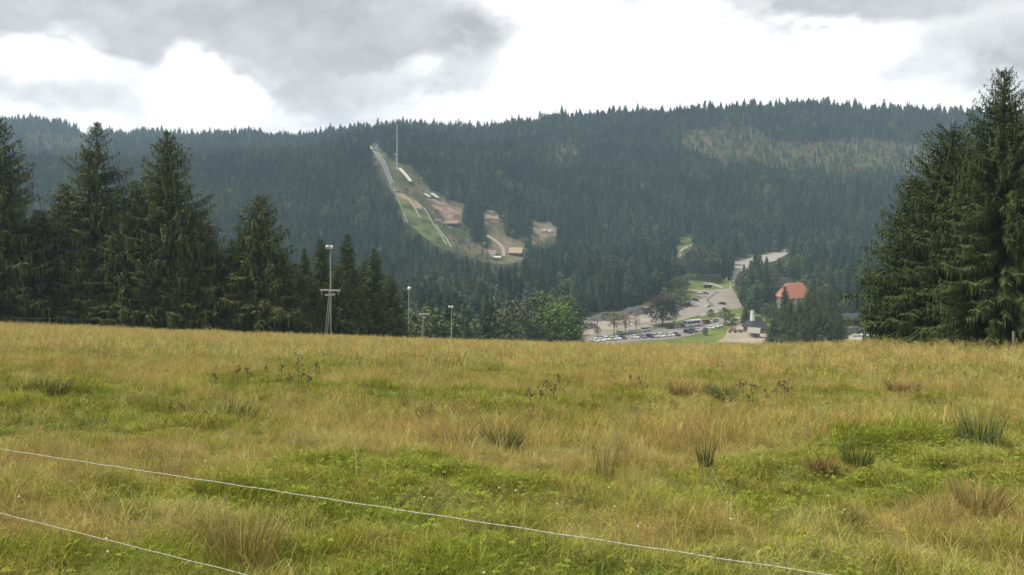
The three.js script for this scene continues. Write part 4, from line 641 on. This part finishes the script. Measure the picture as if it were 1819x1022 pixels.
// masts
function mast(name, u, vBase, vTop, D0, r, head, label, category, m = STEEL) {
  const p = D0 ? [xAt(u, D0), H(xAt(u, D0), D0), D0] : ground(u, vBase, 600), h = ((HV - vTop) / F) * p[2] - p[1], t = thing(name, p[0], p[1], p[2]);
  mesh('pole', cyl(r, r * 0.6, h, 0, -0.2, 0, 8), m, t);
  if (head === 'lamp') { const b = mesh('crossarm', box(1.0, 0.1, 0.1, -0.1, h - 0.15, 0), m, t); for (const s of [-0.42, 0.12]) { const l = mesh('lamp_housing', box(0.42, 0.42, 0.34, s, h + 0.08, 0.12, s > 0 ? 0.6 : -0.3, 0.5), mat(0.5, 0.5, 0.48, 0.5), t); mesh('lens', box(0.34, 0.3, 0.05, s + (s > 0 ? 0.1 : -0.05), h + 0.0, 0.3, s > 0 ? 0.6 : -0.3, 0.5), mat(0.85, 0.86, 0.84, 0.15), l); } }
  if (head === 'hill') { mesh('lamp_housing', box(2.2, 0.9, 0.5, 0, h, 0.1), mat(0.7, 0.7, 0.68), t); }
  if (head === 'cone') { const l = mesh('lamp_housing', new THREE.CylinderGeometry(0.16, 0.42, 0.7, 10).rotateZ(0.7).rotateY(0.5).translate(0.15, h, 0.05), mat(0.12, 0.12, 0.12), t); mesh('lens', new THREE.SphereGeometry(0.34, 12, 8).translate(0.1, h - 0.15, 0.3), mat(0.85, 0.86, 0.84, 0.2), l); }
  if (head === 'antenna') for (let k = 1; k < 9; k++) mesh('ring', cyl(r * 1.5, r * 1.5, 0.3, 0, h * k / 9, 0, 8), m, t);
  return tag(t, label, category);
}
mast('antenna_mast', 705, 303, 221, 0, 0.55, 'antenna', 'very tall pale antenna mast beside the ski jumps', 'mast', mat(0.62, 0.63, 0.63, 0.5));
mast('light_mast', 702, 304, 274, 0, 0.25, 'hill', 'floodlight mast at the top of the short cream inrun', 'lamp mast');
mast('light_mast', 748.5, 348, 317, 0, 0.22, 'hill', 'floodlight mast between the landing slope and small jumps', 'lamp mast');
mast('light_mast', 800, 426, 404, 0, 0.2, 'hill', 'floodlight mast below the long wooden hut', 'lamp mast');
mast('light_mast', 831, 448, 426, 0, 0.22, 'hill', 'floodlight mast at the foot of the landing slope', 'lamp mast');
mast('light_mast', 860.5, 452, 432, 0, 0.2, 'hill', 'floodlight mast beside the small brown roofed hut', 'lamp mast');
mast('light_mast', 1247, 596, 565, 0, 0.09, 'hill', 'thin lamp pole beside the low dark green shrub', 'lamp mast');
const LIGHTPOLE = mat(0.42, 0.43, 0.4, 0.6);
mast('light_mast', 587, 0, 440, 121, 0.13, 'lamp', 'tall grey lamp mast beside the first ski lift pylon', 'lamp mast', LIGHTPOLE);
{ const m = mast('light_mast', 726, 0, 511, 158, 0.1, 'cone', 'double pole lamp mast with tilted round lamp', 'lamp mast', mat(0.45, 0.45, 0.4)); mesh('pole', cyl(0.07, 0.07, 9.5, 0.42, 0, 0, 6), mat(0.3, 0.3, 0.26), m); }
mast('light_mast', 802, 0, 546, 184, 0.12, 'lamp', 'slim lamp mast standing alone before the pale broadleaf wood', 'lamp mast', LIGHTPOLE);
function pylon(u, vTop, D, span, label) {
  const x = xAt(u, D), t = thing('lift_pylon', x, H(x, D), D, 0.1), h = heightTo(u, vTop, D), m = mat(0.4, 0.385, 0.34), L = -0.62;
  for (const s of [-0.16, 0.16]) mesh('leg', rod([L + s, -0.3, 0], [s * 0.6, h, 0], 0.1, 0.08, 6), m, t);
  for (let k = 1; k < 7; k++) mesh('rung', rod([L * (1 - k / 7) - 0.15, h * k / 7, 0], [L * (1 - k / 7) + 0.15, h * (k / 7) + 0.3, 0], 0.035, 0.035, 4), m, t);
  mesh('crossbar', box(span, 0.2, 0.22, 0, h, 0, 0, 0, -0.04), mat(0.6, 0.6, 0.57), t); mesh('lower_crossbar', box(span * 0.5, 0.22, 0.2, 0, h - 0.62, 0, 0, 0, 0.04), mat(0.62, 0.62, 0.58), t);
  for (const s of [-1, 1]) { const r = mesh('roller_bracket', box(0.12, 0.7, 0.12, s * span * 0.42, h - 0.4, 0), m, t); for (const z of [-0.35, 0.35]) mesh('roller', new THREE.CylinderGeometry(0.17, 0.17, 0.1, 12).rotateZ(Math.PI / 2).translate(s * span * 0.42, h - 0.72, z), RUBBER, r); }
  return tag(t, label, 'lift pylon');
}
pylon(586, 516, 119.5, 2.8, 'leaning wooden ski lift pylon with crossbar beside the tall lamp mast');
pylon(753, 558.5, 168, 2.1, 'smaller ski lift pylon with crossbar farther down the slope');

// ---------------------------------------------------------------- fences
const WIRE = mat(0.55, 0.54, 0.46, 0.9);
{ // two white cords of the grazing fence close to the camera; its posts stand just beyond the picture
  const t = thing('electric_fence', -4.6, 0, 5.77), o = t.position, line = (D) => -3 + 2.065 * (5 - D);
  const cord = (hl, hr, name) => { const pts = []; for (let k = 0; k <= 90; k++) { const f = k / 90, D = lerp(5.77, 2.2, f), x = line(D), y = lerp(hl, hr, (5.77 - D) / 3.57) - 0.002 * Math.sin(Math.PI * f) + 0.0012 * Math.sin(k * 1.7); pts.push(new THREE.Vector3(x - o.x, y - o.y, -D - o.z)); } const c = mesh(name, new THREE.TubeGeometry(new THREE.CatmullRomCurve3(pts), 360, 0.0019, 6), WIRE, t); const tw = []; for (let k = 0; k <= 900; k++) { const f = k / 900, q = new THREE.CatmullRomCurve3(pts).getPoint(f); tw.push(q.clone().add(new THREE.Vector3(0, 0.0019 * Math.cos(k * 0.8), 0.0019 * Math.sin(k * 0.8)))); } mesh('steel_strand', new THREE.TubeGeometry(new THREE.CatmullRomCurve3(tw), 1800, 0.0009, 4), mat(0.3, 0.29, 0.25, 0.5), c); };
  const yU = (D, u, v) => -((v - HV) / F) * D, a0 = yU(5, 0, 798), a1 = yU(3.0, 1480, 1022), b0 = yU(5, 0, 912), b1 = yU(4.17, 440, 1022), ex = (y0, d0, y1, d1, d) => y0 + (y1 - y0) * (d0 - d) / (d0 - d1);
  cord(ex(a0, 5, a1, 3, 5.77), ex(a0, 5, a1, 3, 2.2), 'cord'); cord(ex(b0, 5, b1, 4.17, 5.77), ex(b0, 5, b1, 4.17, 2.2), 'cord');
  for (const D of [5.77, 2.2]) { const x = line(D), g = meadow(x, D); const p = mesh('post', cyl(0.03, 0.02, 1.2, x - o.x, g - 0.2 - o.y, -D - o.z, 8), mat(0.75, 0.75, 0.72), t); for (const k of [0.45, 0.82]) mesh('insulator', box(0.05, 0.05, 0.05, x - o.x, g + k - o.y, -D - o.z), mat(0.05, 0.05, 0.05), p); }
  tag(t, 'electric grazing fence of two thin white cords across the near meadow', 'fence');
}
{ // post and wire fence under the spruces
  const posts = [[-40, 108], [36, 107], [88, 108], [132, 109], [189, 109.5], [250, 110], [312, 110.5], [380, 111], [450, 112]], first = [xAt(36, 107), 107], t = thing('post_fence', first[0], meadow(...first), 107), o = t.position, pts = [[], []], R = rng(4);
  for (const [u, D] of posts) { const x = xAt(u, D), y = H(x, D), hh = u > 230 ? 0.9 : 1.35; mesh('post', cyl(0.055, 0.05, hh + 0.3, x - o.x, y - 0.3 - o.y, -D - o.z, 7), WOOD_GREY, t); pts[0].push(new THREE.Vector3(x - o.x, y + hh - 0.1 - o.y, -D - o.z)); pts[1].push(new THREE.Vector3(x - o.x, y + hh * 0.5 - o.y, -D - o.z)); }
  for (const p of pts) mesh('wire', new THREE.TubeGeometry(new THREE.CatmullRomCurve3(p), 80, 0.014, 4), mat(0.45, 0.44, 0.4), t);
  tag(t, 'low grey post and wire fence along the foot of the spruces', 'fence');
}
{ const D = 58, x = xAt(1801, D), t = thing('fence_post', x, H(x, D), D); mesh('pole', cyl(0.11, 0.1, 1.35, 0, -0.1, 0, 8), mat(0.42, 0.4, 0.35), t); mesh('cap', cyl(0.105, 0.05, 0.05, 0, 1.25, 0, 8), mat(0.36, 0.34, 0.3), t); tag(t, 'pale wooden fence post beside the thick dark spruce trunk', 'post'); }
{ const D = 96, x = xAt(1377, D), t = thing('marker_post', x, H(x, D), D); mesh('pole', cyl(0.06, 0.05, 1.3, 0, -0.1, 0, 8), mat(0.45, 0.43, 0.37), t); mesh('cap', cyl(0.055, 0.03, 0.05, 0, 1.2, 0, 8), mat(0.3, 0.28, 0.25), t); tag(t, 'pale marker post in the far golden grass before the conifers', 'post'); }

// ---------------------------------------------------------------- the meadow
// One tuft: n blades that lean outward from the middle; tone varies from blade to blade. With seeds it carries loose panicles.
function tuft({ seed, n, radius, h0, h1, w, lean = 0.5, curl = 0.5, seg = 3, panicle = 0, flat = 0, stiff = 0 }) {
  const R = rng(seed), pos = [], col = [];
  for (let b = 0; b < n; b++) {
    const a = R() * 6.28, rr = radius * Math.sqrt(R()), bx = Math.cos(a) * rr, bz = Math.sin(a) * rr, da = stiff ? a + (R() - 0.5) * 0.8 : R() * 6.28, dir = [Math.cos(da), Math.sin(da)], L = lerp(h0, h1, R()), ln = lean * (0.3 + R() * 0.9), cu = curl * (0.4 + R()), lying = R() < flat, fa = R() * 6.28, sx = Math.cos(fa), sz = Math.sin(fa), k = 0.65 + 0.7 * R(), hue = 0.88 + 0.24 * R(), c = [k * hue, k, k * (0.8 + 0.4 * R())];
    let x = bx, y = 0, z = bz, th = lying ? 1.25 + 0.3 * R() : ln * 0.6; const pts = [];
    for (let s = 0; s <= seg; s++) { const ww = w * (s === seg ? 0.12 : 1 - 0.35 * s / seg) * 0.5; pts.push([x - sx * ww, y, z - sz * ww, x + sx * ww, y, z + sz * ww]); const st = L / seg; x += dir[0] * Math.sin(th) * st; z += dir[1] * Math.sin(th) * st; y += Math.max(lying ? -0.02 : -0.05, Math.cos(th)) * st; th += cu / seg; }
    for (let s = 0; s < seg; s++) { const p = pts[s], q = pts[s + 1]; pos.push(p[0], p[1], p[2], p[3], p[4], p[5], q[0], q[1], q[2], p[3], p[4], p[5], q[3], q[4], q[5], q[0], q[1], q[2]); for (let i = 0; i < 6; i++) col.push(...c); }
    if (panicle) for (let i = 0; i < panicle; i++) {
      const f = 0.55 + 0.45 * R(), e = pts[seg], m = pts[Math.max(0, seg - 1)], cx = lerp(m[0], e[0], (f - 0.55) / 0.45) , cy = lerp(m[1], e[1], (f - 0.55) / 0.45), cz = lerp(m[2], e[2], (f - 0.55) / 0.45), q = R() * 6.28, l = L * 0.13 * (1.3 - f) * 2 * (0.4 + R()), vx = Math.cos(q) * l, vz = Math.sin(q) * l, vy = l * (0.4 + 0.6 * R()), ww = w * 0.55;
      pos.push(cx, cy, cz, cx + vx + ww, cy + vy, cz + vz, cx + vx, cy + vy + ww * 1.6, cz + vz + ww); const kk = 0.85 + 0.4 * R(); col.push(c[0] * kk, c[1] * kk * 0.97, c[2] * kk, c[0] * kk, c[1] * kk * 0.97, c[2] * kk, c[0] * kk, c[1] * kk * 0.97, c[2] * kk);
    }
  }
  return soup(pos, col);
}
{
  const grassMat = mat(1, 1, 1, 0.95, { vertexColors: true, specularIntensity: 0.15, transmission: 0.3, thickness: 0 }), g = new THREE.Group(); g.name = 'meadow_grass'; scene.add(g); stuff(g, 'tall dry golden and green meadow grass on the near slope', 'grass');
  const R = rng(321), m4 = new THREE.Matrix4(), qn = new THREE.Quaternion(), eu = new THREE.Euler(), tint = new THREE.Color();
  const GREEN = [0.235, 0.285, 0.036], LIME = [0.4, 0.41, 0.06], OLIVE = [0.45, 0.395, 0.09], STRAW = [0.56, 0.475, 0.17], RUST = [0.5, 0.4, 0.16], PALE = [0.62, 0.54, 0.23], BROWN = [0.34, 0.25, 0.085], DEEP = [0.15, 0.175, 0.034];
  const mixc = (a, b, t) => [lerp(a[0], b[0], t), lerp(a[1], b[1], t), lerp(a[2], b[2], t)];
  const rings = [
    { d0: 3.8, d1: 13, dens: 190, tall: 5, green: { n: 36, radius: 0.11, h0: 0.04, h1: 0.15, w: 0.0042, lean: 1.0, curl: 1.4 }, straw: { n: 28, radius: 0.12, h0: 0.06, h1: 0.22, w: 0.0034, lean: 0.85, curl: 0.9, flat: 0.5 }, high: { n: 8, radius: 0.16, h0: 0.2, h1: 0.38, w: 0.0024, lean: 0.35, curl: 0.4, panicle: 16 } },
    { d0: 13, d1: 32, dens: 60, tall: 6, green: { n: 36, radius: 0.2, h0: 0.06, h1: 0.2, w: 0.0078, lean: 0.9, curl: 1.2 }, straw: { n: 30, radius: 0.2, h0: 0.1, h1: 0.32, w: 0.0062, lean: 0.65, curl: 0.8, flat: 0.3 }, high: { n: 9, radius: 0.24, h0: 0.26, h1: 0.5, w: 0.0042, lean: 0.3, curl: 0.35, panicle: 14 } },
    { d0: 32, d1: 113, dens: 8.5, tall: 3.4, green: { n: 34, radius: 0.45, h0: 0.12, h1: 0.32, w: 0.026, lean: 0.8, curl: 1.0, seg: 2 }, straw: { n: 30, radius: 0.45, h0: 0.16, h1: 0.42, w: 0.02, lean: 0.5, curl: 0.6, flat: 0.2, seg: 2 }, high: { n: 11, radius: 0.5, h0: 0.35, h1: 0.62, w: 0.012, lean: 0.22, curl: 0.3, panicle: 10, seg: 2 } },
  ];
  let total = 0;
  rings.forEach((ring, rn) => {
    const lists = { green: [[], [], []], straw: [[], [], []], high: [[], []] };
    const scatter = (dens, put) => { const step = 1 / Math.sqrt(dens); for (let D = ring.d0; D < ring.d1; D += step) { const wx = 0.66 * D + 1.2; for (let x = -wx; x < wx; x += step) put(x + (R() - 0.5) * step * 1.2, D + (R() - 0.5) * step * 1.2); } };
    scatter(ring.dens, (x, D) => {
      const s = lush(x, D) + (R() - 0.5) * 1.0, green = s > 0.02, c = green ? mixc(mixc(OLIVE, GREEN, sst(0, 0.55, s)), LIME, R() * 0.6) : mixc(mixc(OLIVE, STRAW, sst(0.1, -0.45, s)), RUST, R() * R() * 0.5);
      const pq = fbm2(x * 0.45 + 31, D * 0.38 - 12, 3); c.forEach((v, i) => { c[i] = pq > 0 ? lerp(v, PALE[i], 0.7 * sst(0.08, 0.5, pq) * (green ? 0.6 : 1)) : lerp(v, BROWN[i], 0.6 * sst(-0.12, -0.55, pq)); });
      const tq = n2(x * 1.3 - 60, D * 1.0 + 8) + 0.5 * n2(x * 3.1, D * 2.4); if (tq > 0.55) c.forEach((v, i) => { c[i] = lerp(v, (green ? DEEP : BROWN)[i], 0.75 * sst(0.55, 1.0, tq)); });
      const hgt = (green ? 0.75 + 0.5 * R() : 0.75 + 0.55 * R()) * (0.72 + 0.62 * sst(-0.2, 0.7, n2(x * 1.2 + 40, D * 1.0))), q = 0.62 + 0.7 * R();
      lists[green ? 'green' : 'straw'][Math.floor(R() * 3)].push([x, D, hgt, c.map((v) => v * q)]);
    });
    scatter(ring.tall, (x, D) => {
      const s = lush(x, D) + 0.5 * n2(x * 0.5, D * 0.5) + (R() - 0.5) * 0.5; if (s > -0.02 && R() < 0.85) return;
      lists.high[R() < 0.5 ? 0 : 1].push([x, D, (0.7 + 0.6 * R()) * (1 + 0.25 * sst(0, -0.8, s)), mixc(mixc(STRAW, RUST, 0.15 + 0.55 * R()), OLIVE, 0.25 * R()).map((v) => v * (0.85 + 0.35 * R()))]);
    });
    for (const [kind, groups] of Object.entries(lists)) groups.forEach((list, n) => {
      const im = new THREE.InstancedMesh(tuft({ ...ring[kind], seed: 400 + rn * 20 + n * 3 + kind.length }), grassMat, list.length); im.name = kind === 'high' ? 'seed_grass' : kind === 'green' ? 'green_grass' : 'straw_grass';
      list.forEach(([x, D, s, c], i) => { qn.setFromEuler(eu.set((R() - 0.5) * 0.25, R() * 6.28, (R() - 0.5) * 0.25)); m4.compose(new THREE.Vector3(x, H(x, D) - 0.015, -D), qn, new THREE.Vector3(s * 0.5 + 0.5, s, s * 0.5 + 0.5)); im.setMatrixAt(i, m4); im.setColorAt(i, tint.setRGB(...c)); });
      im.castShadow = im.receiveShadow = true; g.add(im); total += list.length;
    });
  });
  { // low broad leaves in the short turf
    const pos = [], col = [], R3 = rng(9); for (let k = 0; k < 7; k++) { const a = k * 0.9 + R3() * 0.6, l = 0.03 + 0.035 * R3(), w = l * 0.36, ca = Math.cos(a), sa = Math.sin(a), m = [ca * l * 0.55, 0.018 + 0.02 * R3(), sa * l * 0.55], e = [ca * l, 0.012, sa * l], q = 0.75 + 0.5 * R3(); pos.push(0, 0, 0, m[0] - sa * w, m[1], m[2] + ca * w, m[0] + sa * w, m[1], m[2] - ca * w, m[0] - sa * w, m[1], m[2] + ca * w, ...e, m[0] + sa * w, m[1], m[2] - ca * w); for (let i = 0; i < 6; i++) col.push(q, q, q); }
    const spots = []; for (let i = 0; i < 12000; i++) { const D = 4.5 + 9 * Math.sqrt(R()), x = (R() - 0.5) * 1.34 * D; if (lush(x, D) + (R() - 0.5) * 0.6 > 0.35) spots.push([x, D]); }
    const im = new THREE.InstancedMesh(soup(pos, col), grassMat, spots.length); im.name = 'broad_leaves';
    spots.forEach(([x, D], i) => { const s = 0.3 + 0.32 * R(); qn.setFromEuler(eu.set((R() - 0.5) * 0.6, R() * 6.28, (R() - 0.5) * 0.6)); m4.compose(new THREE.Vector3(x, meadow(x, D) + 0.01 + 0.07 * R(), -D), qn, new THREE.Vector3(s, s, s)); im.setMatrixAt(i, m4); const c = mixc(GREEN, LIME, R()); im.setColorAt(i, tint.setRGB(c[0] * 0.9, c[1], c[2])); });
    g.add(im); total += spots.length;
  }
  console.log('grass tufts', total);
  // clumps one could count: rushes, darker tussocks and weeds gone to seed
  const clump = (name, u, v, o, tone, label, category, group) => { const [x, D] = meadowAt(u, v), c = tuft(name === 'grass_tussock' ? { ...o, h0: o.h0 * 0.35, n: Math.round(o.n * 1.3), lean: o.lean * 1.15 } : o); const m = mesh(name, c, mat(...tone.map((v) => v * (name === 'grass_tussock' ? (tone[0] > tone[1] ? 1.75 : 1.45) : 1.05)), 0.9, { vertexColors: true, specularIntensity: 0.2 })); m.position.set(x, meadow(x, D) - 0.03, -D); m.rotation.y = u; tag(m, label, category, group); return m; };
  const rush = { radius: 0.16, h0: 0.08, h1: 0.55, w: 0.006, lean: 0.5, curl: 0.3, stiff: 1 };
  clump('rush_clump', 1524, 838, { ...rush, seed: 1, n: 260, h1: 0.52, radius: 0.14 }, [0.075, 0.11, 0.035], 'dense dark green rush clump with a brown tussock beside it', 'rush');
  clump('rush_clump', 1254, 836, { ...rush, seed: 2, n: 150, h1: 0.46, radius: 0.075, lean: 0.25 }, [0.07, 0.1, 0.035], 'narrow upright dark green rush clump', 'rush');
  clump('rush_clump', 1742, 792, { ...rush, seed: 3, n: 240, h1: 0.7, radius: 0.26, lean: 0.4, w: 0.009 }, [0.12, 0.15, 0.06], 'wide open grey green rush clump fanning outward', 'rush');
  clump('rush_clump', 1074, 846, { ...rush, seed: 4, n: 70, h1: 0.6, radius: 0.1 }, [0.19, 0.19, 0.06], 'thin yellowish rush clump in straw coloured grass', 'rush');
  clump('grass_tussock', 1462, 836, { seed: 5, n: 260, radius: 0.17, h0: 0.12, h1: 0.3, w: 0.006, lean: 0.8, curl: 0.8 }, [0.15, 0.1, 0.045], 'brown grass tussock touching the dense rush clump', 'tussock');
  clump('grass_tussock', 1604, 699, { seed: 6, n: 420, radius: 0.42, h0: 0.25, h1: 0.52, w: 0.014, lean: 0.7, curl: 0.7, stiff: 1 }, [0.12, 0.095, 0.035], 'round dark brown green tussock alone in pale grass', 'tussock');
  clump('grass_tussock', 1284, 712, { seed: 7, n: 300, radius: 0.34, h0: 0.25, h1: 0.6, w: 0.013, lean: 0.6, curl: 0.7, stiff: 1 }, [0.1, 0.12, 0.04], 'dark green tussock with weeds gone to seed beside it', 'tussock');
  clump('grass_tussock', 1212, 706, { seed: 8, n: 260, radius: 0.34, h0: 0.25, h1: 0.6, w: 0.013, lean: 0.6, curl: 0.6, stiff: 1 }, [0.2, 0.13, 0.055], 'rusty brown tussock next to the dark green tussock', 'tussock');
  clump('grass_tussock', 1118, 742, { seed: 9, n: 420, radius: 0.5, h0: 0.18, h1: 0.4, w: 0.012, lean: 0.8, curl: 0.8, stiff: 1 }, [0.1, 0.125, 0.045], 'wide low dark green tussock', 'tussock');
  clump('grass_tussock', 894, 800, { seed: 10, n: 320, radius: 0.26, h0: 0.25, h1: 0.5, w: 0.009, lean: 0.6, curl: 0.6, stiff: 1 }, [0.12, 0.12, 0.04], 'olive tussock with dark heart in reddish hair grass', 'tussock');
  clump('grass_tussock', 806, 792, { seed: 11, n: 220, radius: 0.26, h0: 0.22, h1: 0.45, w: 0.009, lean: 0.6, curl: 0.6, stiff: 1 }, [0.2, 0.15, 0.06], 'brown tussock beside the olive one with the dark heart', 'tussock');
  clump('grass_tussock', 740, 735, { seed: 12, n: 260, radius: 0.36, h0: 0.2, h1: 0.42, w: 0.011, lean: 0.7, curl: 0.7, stiff: 1 }, [0.15, 0.13, 0.045], 'olive brown tussock in the green part of the meadow', 'tussock');
  clump('grass_tussock', 130, 775, { seed: 13, n: 320, radius: 0.4, h0: 0.2, h1: 0.38, w: 0.011, lean: 0.8, curl: 0.8, stiff: 1 }, [0.11, 0.12, 0.042], 'spreading dark green tussock just above the white fence cord', 'tussock');
  clump('grass_tussock', 400, 745, { seed: 14, n: 340, radius: 0.5, h0: 0.2, h1: 0.4, w: 0.011, lean: 0.8, curl: 0.8, stiff: 1 }, [0.11, 0.12, 0.045], 'long dark green tussock below the tall dark weeds', 'tussock');
  clump('grass_tussock', 78, 698, { seed: 15, n: 280, radius: 0.5, h0: 0.2, h1: 0.42, w: 0.014, lean: 0.8, curl: 0.8, stiff: 1 }, [0.1, 0.11, 0.04], 'dark green tussock on the side below the post fence', 'tussock');
  clump('grass_tussock', 430, 985, { seed: 16, n: 420, radius: 0.24, h0: 0.14, h1: 0.36, w: 0.005, lean: 0.55, curl: 0.5, stiff: 1 }, [0.2, 0.16, 0.055], 'olive straw tussock between the two white fence cords', 'tussock');
  clump('grass_tussock', 1740, 905, { seed: 17, n: 340, radius: 0.22, h0: 0.16, h1: 0.38, w: 0.006, lean: 0.6, curl: 0.6, stiff: 1 }, [0.2, 0.145, 0.06], 'brown straw tussock in the short green grass', 'tussock');
  function weed(u, v, h, label, group) {                     // a dead dark stalk with clustered seed heads
    const [x, D] = meadowAt(u, v), R2 = rng(Math.round(u * 7 + v)), t = thing('weed_stalk', x, meadow(x, D) - 0.02, D, R2() * 6), dark = mat(0.12, 0.09, 0.045), stem = [], head = [], lx = (R2() - 0.5) * 0.12 * h;
    stem.push(rod([0, 0, 0], [lx, h * 0.92, 0], 0.008, 0.005, 5));
    for (let k = 0; k < 7; k++) { const f = 0.45 + 0.5 * R2(), a = R2() * 6.28, l = h * 0.2 * (1.3 - f), e = [lx * f + Math.cos(a) * l, h * f + l * 1.1, Math.sin(a) * l]; stem.push(rod([lx * f, h * f, 0], e, 0.005, 0.003, 4)); for (let i = 0; i < 4; i++) head.push(new THREE.IcosahedronGeometry(0.009 + 0.009 * R2(), 0).translate(e[0] + (R2() - 0.5) * 0.05, e[1] + (R2() - 0.5) * 0.05, e[2] + (R2() - 0.5) * 0.05)); }
    mesh('stem', join(stem), dark, t); mesh('seed_head', join(head), dark, t); return tag(t, label, 'weed', group);
  }
  for (const [u, v, h] of [[475, 690, 0.62], [421, 688, 0.62], [500, 684, 0.5], [530, 710, 1.0], [536, 698, 0.6], [562, 688, 0.6], [548, 704, 0.5], [380, 690, 0.4], [440, 690, 0.5], [515, 700, 0.5]]) weed(u, v, h, 'dark dead weed stalk in the loose stand above the long tussock', 'dark weed stalks above the long tussock');
  for (const [u, v, h] of [[1322, 716, 0.6], [1336, 722, 0.55], [1345, 712, 0.5], [1380, 728, 0.65], [1393, 724, 0.6], [1398, 720, 0.7], [1312, 708, 0.5], [1360, 722, 0.4], [1330, 735, 0.45]]) weed(u, v, h, 'dark branched weed stalk beside the dark green tussock', 'dark weed stalks by the green tussock');
  for (const [u, v, h] of [[972, 712, 0.55], [985, 720, 0.5], [994, 700, 0.55], [960, 725, 0.4], [942, 745, 0.6], [1120, 690, 0.4], [1135, 694, 0.4]]) weed(u, v, h, 'dark weed stalk in the middle of the reddish hair grass', 'dark weed stalks in the hair grass');
  // small pale flower heads and broken pale stems
  const heads = new THREE.InstancedMesh(new THREE.IcosahedronGeometry(0.008, 1), mat(0.72, 0.68, 0.5, 0.8), 22), stalks = new THREE.InstancedMesh(new THREE.CylinderGeometry(0.0016, 0.0028, 1, 5).translate(0, 0.5, 0), mat(0.4, 0.34, 0.17), 110); heads.name = 'pale_flowers'; stalks.name = 'pale_stems';
  for (let i = 0; i < 22; i++) { const D = 5 + 9 * R() * R(), x = (R() - 0.6) * 1.1 * D; m4.makeTranslation(x, meadow(x, D) + 0.14 + 0.16 * R(), -D); heads.setMatrixAt(i, m4); }
  for (let i = 0; i < 110; i++) { const D = 5 + 16 * R() * R(), x = (R() - 0.5) * 1.25 * D, k = R(); qn.setFromEuler(eu.set((R() - 0.5) * (k < 0.2 ? 2.0 : 0.7), R() * 6.28, (R() - 0.5) * (k < 0.2 ? 2.0 : 0.7))); m4.compose(new THREE.Vector3(x, meadow(x, D) + (k < 0.35 ? 0.08 : 0), -D), qn, new THREE.Vector3(0.7 + D * 0.05, 0.22 + 0.26 * R(), 0.7 + D * 0.05)); stalks.setMatrixAt(i, m4); }
  stuff(heads, 'tiny pale flower heads dotted through the near grass', 'flowers'); stuff(stalks, 'single pale dry stems standing and lying in the near grass', 'grass stems'); scene.add(heads, stalks);
}
renderer.render(scene, camera);
